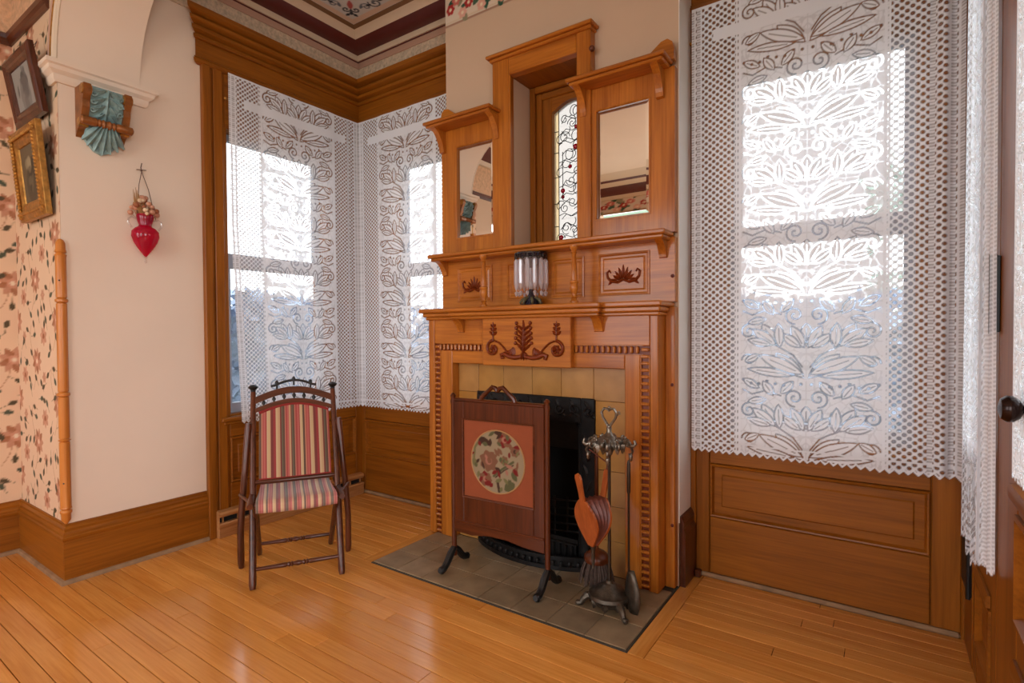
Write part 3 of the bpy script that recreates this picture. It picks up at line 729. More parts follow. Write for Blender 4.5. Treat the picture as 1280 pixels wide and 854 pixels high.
# ------------------------------------------------------------------ hearth and fireplace
hearth = empty('hearth', (-1.49, 1.875, 0), 'dark mottled tile hearth slab set into the maple floor', 'hearth')
MB().box(-2.195, -.784, 1.876, 2.50, -.0185, .001).build('hearth_bed', plain('hearth_grout', rgb(66, 58, 46), .8), hearth)
xs = [-2.188, -2.02, -1.845, -1.67, -1.495, -1.318, -1.14, -.965, -.790]; ys = [1.884, 2.062, 2.24, 2.42]
for i in range(8):
    for j in range(3):
        MB().box(xs[i] + .0015, xs[i + 1] - .0015, ys[j] + .0015, ys[j + 1] - .0015, 0, .006 + random.uniform(-.0006, .0006), .0015).build('tile', 'hearth_tile', hearth)

mt = empty('fireplace_mantel', (-1.53, 2.46, 0), 'tall honey wood fireplace mantel with mirrors, carved frieze and shelves', 'mantel')
def bx(name, x0, x1, y0, y1, z0, z1, g, c=.004, parent=mt): return MB().box(x0, x1, y0, y1, z0, z1, c).build(name, 'mantel_' + g, parent)
YF = 2.36
# legs
for (o0, o1, b0, b1, i0, i1) in ((-2.232, -2.188, -2.188, -2.136, -2.136, -2.05), (-.833, -.872, -.872, -.918, -.918, -.993)):
    bx('pilaster_stile', min(o0, o1), max(o0, o1), YF, 2.50, .0065, 1.27, 'z'); bx('pilaster_stile', min(i0, i1), max(i0, i1), YF, 2.50, .0065, 1.09, 'z')
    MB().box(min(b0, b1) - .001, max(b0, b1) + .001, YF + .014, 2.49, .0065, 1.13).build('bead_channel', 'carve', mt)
    mb = MB(); c = (b0 + b1) / 2; z = .02
    while z < 1.115:
        mb.box(c - .019, c + .019, YF - .003, YF + .015, z, z + .015, .005); z += .031
    mb.box(min(b0, b1) + .0015, min(b0, b1) + .005, YF + .002, YF + .015, .008, 1.09); mb.box(max(b0, b1) - .005, max(b0, b1) - .0015, YF + .002, YF + .015, .008, 1.09)
    mb.build('bead_moulding', 'mantel_z', mt, kind='stuff')
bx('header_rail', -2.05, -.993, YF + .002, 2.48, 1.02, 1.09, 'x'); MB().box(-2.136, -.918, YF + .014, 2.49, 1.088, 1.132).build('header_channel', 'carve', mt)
for a, b in ((-2.15, -1.805), (-1.255, -.905)):
    mb = MB(); x = a
    while x < b - .01: mb.box(x, x + .015, YF - .001, YF + .015, 1.094, 1.128, .005); x += .0285
    mb.box(a, b, YF + .002, YF + .015, 1.0885, 1.0915); mb.box(a, b, YF + .002, YF + .015, 1.129, 1.132); mb.build('bead_moulding', 'mantel_x', mt, kind='stuff')
bx('frieze_board', -2.188, -.872, YF + .003, 2.49, 1.13, 1.272, 'x')
fp = bx('frieze_panel', -1.80, -1.258, 2.325, 2.40, 1.018, 1.272, 'x', .004)
# carved frieze
mp = fy(2.3245); mb = MB(); cu, cv = -1.53, 1.085
mb.leaf(mp, cu, cv, PI / 2, .172, .013, .02)
for q in range(5):
    for s in (-1, 1):
        h0 = cv + .02 + .026 * q; mb.leaf(mp, cu + s * .008, h0 - .005, PI / 2 - s * .55, .056 - .003 * q, .009, .014, curl=-s * .016)
        mb.sphere(mp(cu + s * (.05 - .002 * q), h0 + .034, .005), .0095, 8, 5)
for s in (-1, 1):
    for k in range(3): mb.leaf(mp, cu, cv + .01, -PI / 2 + s * .35 * (k), .045, .009, .012)
    mb.tube([mp(cu + s * u, v, .005) for u, v in ((.01, 1.07), (.05, 1.063), (.09, 1.068), (.12, 1.082), (.14, 1.075), (.135, 1.06), (.122, 1.062))], [.010, .012, .012, .012, .011, .009, .006], 7)
    for k in range(4): mb.leaf(mp, cu + s * (.06 + .02 * k), 1.07, PI / 2 - s * (.3 - .35 * k), .046, .014, .014, curl=s * .01)
    mb.scroll(mp, cu + s * .195, 1.108, .044, 1.25, PI / 2, -s, .0085, .005)
    mb.tube([mp(cu + s * u, v, .004) for u, v in ((.10, 1.085), (.125, 1.115), (.155, 1.14), (.185, 1.15))], .005, 6)
    for k in range(6): mb.leaf(mp, cu + s * .195, 1.108, k * PI / 3, .024, .010, .014)
    mb.tube([mp(cu + s * .195, v, .004) for v in (1.15, 1.18, 1.21, 1.25)], [.005, .004, .004, .002], 6)
    for k in range(3):
        for t in (-1, 1): mb.leaf(mp, cu + s * .195, 1.18 + .022 * k, PI / 2 - t * .9, .032 - .005 * k, .009, .012)
mb.build('carved_ornament', 'carve', fp, smooth=True, auto=60, label='dark carved palmette and scroll relief')
# mantel shelf
for (x0, x1, y, z0, z1) in ((-2.243, -.822, 2.345, 1.268, 1.287), (-2.252, -.813, 2.328, 1.286, 1.31), (-2.264, -.802, 2.306, 1.309, 1.333)):
    bx('mantel_shelf', x0, x1, y, 2.50, z0, z1, 'x', .006)
for (x0, x1, y, z0, z1) in ((-2.01, -1.10, 2.305, 1.2685, 1.2865), (-2.02, -1.09, 2.29, 1.286, 1.3095), (-2.032, -1.078, 2.268, 1.3095, 1.3335)):
    bx('shelf_breakfront', x0, x1, y, 2.36, z0, z1, 'x', .006)
def bracket(x0, x1, yw, dp, z0, z1, name='bracket', parent=mt):
    n = 8; pl = [(yw, z1), (yw, z0)]
    for i in range(n + 1):
        t = i / n; pl.append((yw - dp * (.18 + .82 * t ** 1.8), z0 + (z1 - z0) * (.04 + .96 * (t ** .8) - .05 * math.sin(PI * t * 2))))
    pl.append((yw - dp, z1))
    return MB().prism(pl, lambda u, v, h: (h, u, v), x0, x1).build(name, 'mantel_z', parent)
bracket(-2.0, -1.955, YF + .004, .07, 1.195, 1.27); bracket(-1.145, -1.10, YF + .004, .07, 1.195, 1.27)
bx('back_strip', -.833, -.788, 2.452, 2.5, .0065, 1.31, 'z')
mb = MB()
for z in (.30, .95, 1.45): mb.sphere((-.80, 2.455 if z < 1.3 else 2.458, z), .009, 8, 5)
mb.build('screw_cap', 'maroon', mt, kind='stuff')
# overmantel, lower band
YO = 2.46
bx('overmantel_board', -2.205, -.79, YO, 2.499, 1.333, 1.63, 'x', 0)
for a, b in ((-2.085, -1.83), (-1.725, -1.535), (-1.44, -1.25), (-1.17, -.908)):
    pn = MB().rectloft(fy(YO), a, b, 1.372, 1.578, [(0, .0), (0, .006), (.008, .007), (.013, .001), (.022, .0005), (.03, .004)]).build('overmantel_panel', 'mantel_x', mt)
    if a < -2 or a > -1.2:
        c = (a + b) / 2; mpo = fy(YO - .004); mb = MB()
        for k in range(-3, 4): mb.leaf(mpo, c + .006 * k, 1.455 - abs(k) * .003, PI / 2 - k * .32, .065 - .007 * abs(k), .008, .01)
        for s in (-1, 1):
            mb.tube([mpo(c + s * u, v, .003) for u, v in ((0, 1.448), (.03, 1.435), (.06, 1.44), (.08, 1.46), (.085, 1.485), (.072, 1.495), (.064, 1.483))], [.006, .007, .007, .006, .006, .005, .003], 6)
            mb.leaf(mpo, c + s * .03, 1.44, PI / 2 - s * 1.2, .035, .008, .008); mb.leaf(mpo, c + s * .055, 1.443, PI / 2 - s * 2.2, .03, .007, .008)
        mb.build('carved_spray', 'carve', pn, smooth=True, auto=60)
bx('upper_shelf', -2.225, -.798, 2.345, 2.47, 1.632, 1.653, 'x', .005); bx('upper_shelf_mould', -2.213, -.81, 2.36, 2.47, 1.614, 1.633, 'x', .006)
for a, b in ((-2.195, -2.16), (-.86, -.825)): bracket(a, b, YO, .085, 1.535, 1.615)
# turned columns
colp = [(0, .020), (.04, .021), (.055, .016), (.09, .012), (.11, .017), (.14, .012), (.19, .016), (.24, .022), (.30, .0225), (.34, .019), (.355, .023), (.385, .023), (.40, .016), (.43, .0165), (.86, .0105), (.875, .015), (.89, .011), (.93, .014), (.955, .021), (1, .021)]
c0 = None
for x in (-1.797, -1.243):
    if c0 is None: c0 = MB().lathe([(r, 1.3335 + t * .281) for t, r in colp], x, 2.335, 0, 18).build('turned_column', 'mantel_z', mt, smooth=True, auto=50)
    else: copy_part(c0, mt, (-1.243 + 1.797, 0, 0))
# mirror frames
for (x0, x1, m0, m1) in ((-2.205, -1.80, -2.087, -1.823), (-1.21, -.79, -1.18, -.912)):
    h = holed(MB(), fy(YO), x0, x1, 1.653, 2.405, [(m0, m1, 1.755, 2.285)], -.039, 0).build('mirror_frame', 'mantel_z', mt)
    MB().rectloft(fy(YO), m0 - .008, m1 + .008, 1.747, 2.293, [(0, 0), (0, .004), (.006, .005), (.009, 0), (.010, -.012)], cap=False).build('mirror_bead', 'mantel_z', h)
    MB().rectloft(fy(YO + .0125), m0 + .0005, m1 - .0005, 1.7555, 2.2845, [(0, 0), (.016, .0035)]).build('mirror_glass', 'mirror', h, label='bevelled mirror pane')
    hw = (x1 - x0)
# top side shelves
for (x0, x1, bs, cx, sg) in ((-2.247, -1.755, (-2.205, -1.80), -2.2, 1), (-1.292, -.798, (-1.262, -.872), -.79, -1)):
    bx('side_shelf', x0, x1, 2.338, 2.46, 2.413, 2.431, 'x', .004); bx('side_shelf_mould', x0 + .012, x1 - .012, 2.35, 2.46, 2.398, 2.414, 'x', .005)
    for b in bs: bracket(b, b + .034, YO, .105, 2.268, 2.399)
    pl = [(cx, 2.431)] + [(cx + sg * u, 2.431 + v) for u, v in ((0, .05), (.008, .08), (.03, .098), (.06, .092), (.09, .07), (.12, .048), (.16, .03), (.19, .024), (.20, .03), (.205, .0))]
    MB().prism(pl, fy(2.46), -.02, .012).build('crest_board', 'mantel_x', mt)
    e = x1 if sg > 0 else x0
    if sg > 0: pl = [(-1.90, 2.431), (-1.811, 2.431), (-1.811, 2.52), (-1.815, 2.49), (-1.83, 2.462), (-1.86, 2.444)]
    else: pl = [(-1.206, 2.431), (-1.12, 2.431), (-1.15, 2.444), (-1.185, 2.462), (-1.2, 2.49), (-1.206, 2.52)]
    MB().prism(pl, fy(2.46), -.03, 0).build('crest_bracket', 'mantel_x', mt)
# niche surround
bx('niche_post', -1.811, -1.702, 2.445, 2.5, 1.653, 2.70, 'z'); bx('niche_post', -1.284, -1.206, 2.445, 2.5, 1.653, 2.70, 'z')
bx('niche_lintel', -1.702, -1.284, 2.447, 2.5, 2.605, 2.70, 'x')
bx('niche_crown', -1.822, -1.195, 2.428, 2.5, 2.695, 2.712, 'x', .005); bx('niche_crown', -1.835, -1.182, 2.41, 2.5, 2.71, 2.728, 'x', .005)
mb = MB().sphere((-1.20, 2.452, 2.60), .016, 10, 6); mb.build('side_drop', 'dark_x', mt, smooth=True)
MB().box(-1.718, -1.7035, 2.501, 2.84, 1.661, 2.605).build('niche_lining', 'tan_plaster', mt); MB().box(-1.238, -1.222, 2.501, 2.84, 1.661, 2.605).build('niche_lining', 'trim_z', mt)
MB().box(-1.718, -1.222, 2.501, 2.84, 2.606, 2.628).build('niche_lining', 'trim_y', mt); MB().box(-1.718, -1.222, 2.471, 2.84, 1.642, 1.66).build('niche_lining', 'trim_y', mt)
bx('niche_bead', -1.702, -1.692, 2.447, 2.458, 1.655, 2.605, 'z', .003)

# stained glass window at the back of the niche
w4 = empty('window_4', (-1.43, 2.70, 1.66), 'narrow leaded stained glass window with red jewels inside the mantel niche', 'window', kind='structure')
for a, b, y, t in ((-1.7005, -1.665, 2.655, 2.604), (-1.666, -1.628, 2.672, 2.565)):
    MB().box(a, b, y, 2.74, 1.661, t, .005).build('frame_mould', 'trim_z', w4); MB().box(b, -1.24, y, 2.74, t - .037, t, .005).build('frame_mould', 'trim_x', w4)
MB().box(-1.628, -1.567, 2.684, 2.735, 1.661, 2.53, .003).build('sash_stile', 'trim_z', w4); MB().box(-1.30, -1.24, 2.684, 2.735, 1.661, 2.53, .003).build('sash_stile', 'trim_z', w4)
arcp = [(-1.567 + .267 * t, 2.445 + .05 * math.sin(PI * t)) for t in np.linspace(0, 1, 12)]
MB().prism(arcp + [(-1.30, 2.53), (-1.567, 2.53)], fy(2.735), 0, .05).build('arched_rail', 'trim_x', w4)
MB().box(-1.567, -1.30, 2.684, 2.735, 1.66, 1.70, .003).build('sash_rail', 'trim_x', w4)
gz = [1.70, 1.80, 1.93, 2.08, 2.22, 2.34, 2.46]
for a, b in zip(gz, gz[1:]): MB().box(-1.568, -1.537, 2.713, 2.717, a, b).build('pane', 'cream_glass', w4)
gz2 = [1.70, 1.84, 1.98, 2.14, 2.31, 2.50]
for k, (a, b) in enumerate(zip(gz2, gz2[1:])):
    MB().box(-1.537, -1.42, 2.713, 2.717, a, b).build('pane', 'white_glass', w4); MB().box(-1.42, -1.299, 2.713, 2.717, a, b).build('pane', 'cream_glass' if k in (0, 2) else 'white_glass', w4)
mb = MB(); mg = fy(2.711); r = .0022
def ldl(pts): mb.tube([mg(u, v, 0) for u, v in pts], r, 5)
ldl([(-1.537, 1.70), (-1.537, 2.46)]); ldl([(-1.512, 1.95), (-1.512, 2.22)])
for z in gz[1:-1]: ldl([(-1.567, z), (-1.537, z)])
for z, w in ((1.86, .10), (2.02, .06), (2.16, .11), (2.27, .09)):
    ldl([(-1.537, z), (-1.50, z + .012), (-1.46, z - .01), (-1.42, z + .01), (-1.36, z - .01), (-1.30, z)])
for cu_, cv_, rr, tr_, a0, dr in ((-1.49, 1.79, .03, 1.2, 0, 1), (-1.44, 1.77, .025, 1.2, PI, -1), (-1.50, 1.90, .028, 1.3, PI / 2, 1), (-1.45, 1.93, .03, 1.2, 0, -1), (-1.46, 2.05, .03, 1.2, PI, 1), (-1.42, 2.10, .028, 1.2, 0, 1),
                                (-1.50, 2.30, .035, 1.3, 0, 1), (-1.45, 2.37, .032, 1.3, PI, -1), (-1.50, 2.40, .025, 1.1, 1, 1), (-1.40, 1.86, .03, 1.2, 0, 1), (-1.40, 2.22, .03, 1.2, 0, 1), (-1.38, 2.40, .03, 1.2, 0, 1)):
    ldl([(cu_ + rr * (1 - .7 * t) * math.cos(a0 + dr * tr_ * 6.283 * t), cv_ + rr * (1 - .7 * t) * math.sin(a0 + dr * tr_ * 6.283 * t)) for t in np.linspace(0, 1, 18)])
for cu_, cv_, rr, a0 in [(-1.525 + .035 * (k % 4), 1.73 + .047 * k, .026, k * 1.7) for k in range(16)]:
    ldl([(cu_ + rr * math.cos(a0 + t), cv_ + rr * math.sin(a0 + t)) for t in np.linspace(0, 3.6, 10)])
for k in range(12): ldl([(-1.537 + .01 * (k % 3), 1.72 + .06 * k), (-1.49, 1.745 + .06 * k + .012 * (k % 2)), (-1.45 + .02 * (k % 2), 1.73 + .06 * k), (-1.40, 1.75 + .06 * k)])
for cu_, cv_ in ((-1.42, 1.75), (-1.42, 2.0), (-1.44, 2.44), (-1.47, 2.20), (-1.43, 2.30)):
    ldl([(cu_ + .03 * math.cos(t) * .8, cv_ + .03 * math.sin(t)) for t in np.linspace(0, 6.28, 14)])
mb.build('lead_came', 'lead', w4, kind='stuff')
for u, v, rr in ((-1.525, 1.735, .015), (-1.512, 1.965, .011), (-1.512, 2.0, .014), (-1.465, 2.13, .012), (-1.43, 2.235, .016), (-1.425, 2.345, .012)):
    MB().lathe([(rr, 0), (rr * .85, -.006), (rr * .4, -.01), (.001, -.011)], u, 2.712, v, 12, 'y').build('glass_jewel', 'red_jewel', w4, smooth=True)

# ochre tile surround and cast iron insert
ts = empty('tile_surround', (-1.53, 2.43, 0), 'ochre glazed tiles framing the cast iron grate', 'tile surround')
mb = MB(); mb.box(-2.05, -1.912, 2.425, 2.499, .0065, 1.02); mb.box(-1.172, -.993, 2.425, 2.499, .0065, 1.02); mb.box(-1.912, -1.172, 2.425, 2.499, .865, 1.02); mb.build('tile_bed', 'grout', ts)
tx = [-2.068, -1.901, -1.726, -1.54, -1.363, -1.18, -.995]
def wt(a, b, z0, z1): MB().box(max(a, -2.049) + .001, min(b, -.994) - .001, 2.418, 2.4255, z0 + .001, z1 - .001, .0015).build('tile', 'wall_tile', ts)
for a, b in zip(tx, tx[1:]): wt(a, b, .856, 1.019)
z = .856
while z > .02:
    z0 = max(z - .17, .007); wt(-2.049, -1.913, z0, z); wt(-1.171, -.994, z0, z); z = z0
gr = empty('cast_iron_grate', (-1.54, 2.42, 0), 'black cast iron fireplace insert with barred grate', 'fireplace grate')
YI = 2.412
mb = MB().box(-1.911, -1.835, YI, 2.45, .0065, .864, .004); mb.box(-1.249, -1.173, YI, 2.45, .0065, .864, .004); mb.box(-1.835, -1.249, YI, 2.45, .735, .864, .004)
fr = mb.build('insert_frame', 'iron', gr)
mb = MB(); mi = fy(YI)
for k in range(9):
    c = -1.87 + .083 * k; mb.scroll(mi, c, .80, .03, 1.2, 0, 1 if k % 2 else -1, .006, .003); mb.leaf(mi, c, .81, PI / 2 + .5, .05, .01, .01); mb.leaf(mi, c, .79, -.6, .045, .01, .01)
for k in range(8):
    for c in (-1.873, -1.211): mb.leaf(mi, c, .1 + .075 * k, PI / 2 + (.4 if k % 2 else -.4), .06, .012, .01)
mb.build('cast_relief', 'iron', fr, smooth=True, auto=60, kind='stuff')
mb = MB().box(-1.835, -1.80, 2.45, 2.83, .0065, .86); mb.box(-1.284, -1.249, 2.45, 2.83, .0065, .86); mb.box(-1.835, -1.249, 2.45, 2.83, .85, .865); mb.box(-1.835, -1.249, 2.80, 2.84, .0065, .86); mb.build('firebox_lining', 'soot', gr)
mb = MB().prism([(2.43, .735), (2.50, .735), (2.56, .60), (2.50, .58)], lambda u, v, h: (h, u, v), -1.80, -1.284); mb.build('hood', 'iron', gr)
for z in (.16, .20, .24, .28, .32):
    MB().tube([(-1.80 + .516 * t, 2.47 - .05 * math.sin(PI * t), z) for t in np.linspace(0, 1, 12)], .006, 6).build('grate_bar', 'iron', gr)
mb = MB()
for t in np.linspace(0, 1, 9): mb.tube([(-1.80 + .516 * t, 2.47 - .05 * math.sin(PI * t), z) for z in (.14, .34)], .005, 6)
mb.build('grate_upright', 'iron', gr); MB().box(-1.80, -1.284, 2.44, 2.72, .10, .13).build('fire_bed', 'iron', gr)
mb = MB().box(-1.80, -1.284, 2.425, 2.44, .0065, .11, .003)
for k in range(14): mb.box(-1.78 + .036 * k, -1.768 + .036 * k, 2.416, 2.426, .02, .10, .002)
mb.build('ash_front', 'iron', gr)
mb = MB(); n = 18; pl = []
for i in range(n + 1):
    t = i / n; pl.append((-1.895 + .72 * t, 2.40 - .115 * math.sin(PI * t) ** .8))
for r_, z0, z1 in ((0, .0065, .028), (.012, .028, .06), (.004, .06, .075)):
    q = [(u, v + r_) for u, v in pl]; mb.prism(q + [(u, v + .025 - r_) for u, v in pl[::-1]], fz(0), z0, z1)
for i in range(0, n): u, v = pl[i]; mb.sphere((u + .02, v - .0, .044), .012, 7, 5, (1, .7, 1.1))
mb.build('curved_fender', 'iron', gr, smooth=True, auto=35)
# ------------------------------------------------------------------ folding chair
ch = empty('folding_chair', (-2.313, 1.5315, 0), 'dark folding armchair with red striped cloth seat and back, beside the window', 'chair', rz=math.atan2(.849, .53))
def A(x, z): return (x, .435 * z, z)
for s in (-1, 1):
    mb = MB().rod(A(s * .20, 0), A(s * .20, .895), [(0, .012), (.02, .0165), (.1, .0165), (.38, .0165), (.42, .015), (.6, .0145), (.97, .013), (1, .012)], 10)
    mb.build('back_post', 'dark_z', ch, smooth=True, local=True)
    mb = MB().lathe([(.009, 0), (.013, .006), (.011, .012), (.022, .022), (.024, .03), (.015, .037), (.004, .041)], *A(s * .20, .885), 12); mb.build('finial', 'black', ch, smooth=True, local=True)
    mb = MB().rod((s * .186, .05, .385), (s * .183, .437, 0), [(0, .012), (.1, .0145), (.95, .0145), (1, .012)], 10); mb.build('rear_leg', 'dark_z', ch, smooth=True, local=True)
    pts = [(s * .262, .287, 0), (s * .264, .285, .03), (s * .263, .272, .2), (s * .25, .25, .37), (s * .238, .262, .50), (s * .230, .285, .62), (s * .224, .30, .70), (s * .222, .302, .735)]
    mb = MB().tube(pts, [.013, .0165, .016, .0155, .015, .016, .017, .013], 10); mb.tube([(s * .215, .105, .385), (s * .262, .25, .385)], .008, 8); mb.tube([(s * .19, .31, .715), (s * .228, .30, .715)], .008, 8)
    mb.build('arm_rail', 'dark_z', ch, smooth=True, local=True)
    mb = MB().rod((s * .207, .02, .383), (s * .200, .36, .405), [(0, .014), (.05, .0175), (.5, .014), (1, .013)], 10); mb.build('seat_rail', 'dark_y', ch, smooth=True, local=True)
def turned(p, q, name):
    pr_ = [(0, .0085), (.28, .0105), (.36, .0115), (.38, .008), (.40, .0125), (.415, .008), (.43, .013), (.45, .008), (.50, .013), (.55, .008), (.57, .013), (.585, .008), (.60, .0125), (.62, .008), (.64, .0115), (.72, .0105), (1, .0085)]
    MB().rod(p, q, pr_, 10).build(name, 'dark_x', ch, smooth=True, local=True)
turned((-.20, .035, .08), (.20, .035, .08), 'front_stretcher'); turned((-.184, .352, .085), (.184, .352, .085), 'rear_stretcher')
def archrail(z_end, z_mid, th, name, depth=.010):
    n = 14; top = []; bot = []
    for i in range(n + 1):
        t = i / n; x = -.195 + .39 * t; z = z_end + (z_mid - z_end) * math.sin(PI * t); top.append((x, z + th / 2)); bot.append((x, z - th / 2))
    return MB().prism(top + bot[::-1], lambda u, v, h: (u, .435 * v + h, v), -depth, depth).build(name, 'dark_x', ch, local=True)
archrail(.842, .892, .034, 'crest_rail'); archrail(.792, .836, .022, 'lower_crest_rail')
for k in range(7):
    x = -.15 + .05 * k; t = (x + .195) / .39; z0 = .80 + .044 * math.sin(PI * t); z1 = .828 + .05 * math.sin(PI * t)
    MB().rod(A(x, z0), A(x, z1), [(0, .004), (.2, .005), (.4, .0095), (.6, .0095), (.8, .005), (1, .004)], 8).build('spindle', 'black', ch, smooth=True, local=True)
mb = MB().tube([A(-.115 + .23 * t, .907 + .034 * math.sin(PI * t) + (.006 if t in (0, 1) else 0)) for t in np.linspace(0, 1, 13)], .0065, 8)
for x, z in ((0, .94), (-.085, .922), (.085, .922)): mb.rod(A(x, z - .025), A(x, z + .02), [(0, .005), (.5, .005), (.6, .009), (.85, .009), (1, .003)], 8)
mb.build('crest_ornament', 'black', ch, smooth=True, local=True)
MB().rod(A(-.20, .452), A(.20, .452), [(0, .009), (.1, .0125), (.9, .0125), (1, .009)], 10).build('back_rail', 'dark_x', ch, smooth=True, local=True)
# cloth back (slightly bulged pad)
nx, nz = 20, 14; mbf = MB(); vs = []; fs = []
for sd in (-1, 1):
    for j in range(nz + 1):
        for i in range(nx + 1):
            t = i / nx; q = j / nz; x = (-.172 + .344 * t) * (1 - .0 * q); zt = .776 + .04 * math.sin(PI * t); z = .462 + (zt - .462) * q
            bulge = .012 * (math.sin(PI * t) * math.sin(PI * q)) ** .5 if 0 < t < 1 and 0 < q < 1 else 0
            vs.append((x, .435 * z + sd * (.004 + bulge) - .002, z))
k2 = (nx + 1) * (nz + 1)
for j in range(nz):
    for i in range(nx):
        a = j * (nx + 1) + i
        fs += [(a, a + 1, a + nx + 2, a + nx + 1), (k2 + a, k2 + a + nx + 1, k2 + a + nx + 2, k2 + a + 1)]
bd = [i for i in range(nx + 1)] + [j * (nx + 1) + nx for j in range(1, nz + 1)] + [nz * (nx + 1) + i for i in range(nx - 1, -1, -1)] + [j * (nx + 1) for j in range(nz - 1, 0, -1)]
for a, b in zip(bd, bd[1:] + bd[:1]): fs.append((a, b, k2 + b, k2 + a))
cb = MB().add(vs, fs).build('cloth_back', 'stripe', ch, smooth=True, local=True)
mb = MB().tube([A(-.172 + .344 * t, .462) for t in np.linspace(0, 1, 8)], .008, 6); mb.build('braid', 'red_edge', cb, local=True)
mb = MB().tube([A(-.172 + .344 * t, .778 + .04 * math.sin(PI * t)) for t in np.linspace(0, 1, 14)], .010, 6); mb.build('braid', 'red_edge', cb, local=True)
# sling seat
vs = []; fs = []; prof = [(.365, .412), (.33, .410), (.27, .403), (.2, .399), (.13, .400), (.07, .403), (.045, .400), (.03, .388), (.026, .365), (.03, .352)]
for sd in (0, 1):
    for (y, z) in prof:
        for i in range(15):
            t = i / 14; x = (-.185 + .37 * t) * (1 - .10 * max(0, (y - .03)) / .33); vs.append((x, y + (.008 if (sd and y < .05) else 0), z - (.008 if sd else 0) - .006 * math.sin(PI * t)))
n = len(prof); k2 = n * 15
for j in range(n - 1):
    for i in range(14):
        a = j * 15 + i; fs += [(a, a + 1, a + 16, a + 15), (k2 + a, k2 + a + 15, k2 + a + 16, k2 + a + 1)]
bd = list(range(15)) + [j * 15 + 14 for j in range(1, n)] + [(n - 1) * 15 + i for i in range(13, -1, -1)] + [j * 15 for j in range(n - 2, 0, -1)]
for a, b in zip(bd, bd[1:] + bd[:1]): fs.append((a, b, k2 + b, k2 + a))
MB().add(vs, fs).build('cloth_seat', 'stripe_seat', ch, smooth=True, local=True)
MB().rod((-.20, .052, .378), (.20, .052, .378), [(0, .012), (1, .012)], 10).build('front_rail', 'dark_x', ch, smooth=True, local=True)

# ------------------------------------------------------------------ fire screen
fs_ = empty('fire_screen', (-1.525, 2.085, .006), 'mahogany fire screen with round needlepoint panel standing on the hearth', 'fire screen', rz=math.radians(3))
HW = .268
for s in (-1, 1):
    mb = MB().rod((s * HW, 0, .06), (s * HW, 0, .885), [(0, .014), (.05, .013), (.93, .012), (.95, .015), (.97, .011), (.985, .015), (1, .006)], 10); mb.build('post', 'mahog_z', fs_, smooth=True, local=True)
    for d in (-1, 1):
        pts = [(s * HW, 0, .10), (s * HW, d * .03, .075), (s * HW, d * .06, .04), (s * HW, d * .085, .022), (s * HW, d * .108, .0195), (s * HW, d * .118, .022)]
        MB().tube(pts, [.016, .019, .018, .017, .019, .012], 8).build('foot', 'black', fs_, smooth=True, local=True)
def sb(name, x0, x1, z0, z1, y0=-.009, y1=.009, mat='mahog_z', c=.003): return MB().box(x0, x1, y0, y1, z0, z1, c).build(name, mat, fs_, local=True)
sb('side_stile', -HW + .012, -.20, .235, .85); sb('side_stile', .20, HW - .012, .235, .85)
sb('top_rail', -.20, .20, .758, .85, mat='mahog_z'); sb('bottom_rail', -.20, .20, .235, .375, mat='mahog_z'); sb('cap_rail', -HW + .01, HW - .01, .845, .862, -.014, .014, 'mahog_x', .005)
pl = [(-HW + .012, .24), (-HW + .012, .19), (-.15, .185), (-.05, .20), (.05, .20), (.15, .185), (HW - .012, .18), (HW - .012, .24)]
MB().prism(pl, lambda u, v, h: (u, -h, v), -.012, .012).build('apron', 'mahog_x', fs_, local=True)
sb('apron_mould', -HW + .012, HW - .012, .235, .25, -.015, .012, 'mahog_x', .004)
sq = sb('velvet_ground', -.201, .201, .374, .759, -.004, .006, 'salmon', 0)
mb = MB().tube([(-.10, 0, .855), (-.09, 0, .875), (-.055, 0, .905), (-.03, 0, .925), (-.012, 0, .92), (0, 0, .905)], [.012, .012, .010, .012, .012, .010], 8); mb.tube([(.10, 0, .855), (.09, 0, .875), (.055, 0, .905), (.03, 0, .925), (.012, 0, .92), (0, 0, .905)], [.012, .012, .010, .012, .012, .010], 8)
mb.build('carrying_handle', 'mahog_x', fs_, smooth=True, local=True)
p = Paint(.32, .32, .004, rgb(144, 127, 100)); rd = random.Random(4)
dk = rgb(64, 42, 30); gn = rgb(84, 84, 54); rd_ = rgb(112, 30, 26); pk = rgb(156, 104, 86); br = rgb(118, 80, 58); ol = rgb(108, 102, 66)
for (u, v, r_, c1, c2) in ((.20, .27, .042, rd_, pk), (.09, .07, .04, rd_, pk), (.11, .16, .055, br, pk), (.20, .17, .025, ol, gn), (.26, .22, .028, br, dk)):
    for k in range(7): p.leaf(u, v, k * 6.283 / 7 + u * 9, r_, r_ * .42, c1 if k % 2 else br)
    p.ell(u, v, r_ * .35, r_ * .35, 0, c2); p.ell(u + .006, v, r_ * .2, r_ * .2, 0, c1)
p.line([(.14, .09), (.19, .13), (.25, .17)], .012, gn); p.line([(.15, .085), (.20, .125), (.25, .155)], .006, dk); p.line([(.02, .14), (.03, .22), (.07, .27)], .012, ol); p.line([(.17, .02), (.16, .07)], .014, dk)
for (u, v, a, L, w, c) in ((.20, .03, .6, .07, .025, gn), (.05, .24, .7, .05, .016, dk), (.08, .27, -.8, .05, .014, dk), (.25, .10, 1.2, .05, .016, br), (.27, .08, 2.2, .05, .014, gn), (.04, .12, 2, .05, .016, ol), (.14, .30, .1, .05, .012, dk), (.12, .27, -1.6, .04, .01, dk), (.25, .24, .1, .05, .01, rd_), (.18, .11, 2.5, .04, .012, dk), (.13, .05, 3, .04, .012, rd_)):
    p.leaf(u, v, a, L, w, c)
for k in range(34):
    a = k * 2.4; q = .145 * math.sqrt((k + .5) / 34); p.leaf(.16 + q * math.cos(a), .16 + q * math.sin(a), rd.uniform(0, 6.28), rd.uniform(.025, .045), rd.uniform(.006, .011), rd.choice((dk, gn, br, ol, rd_, pk)))
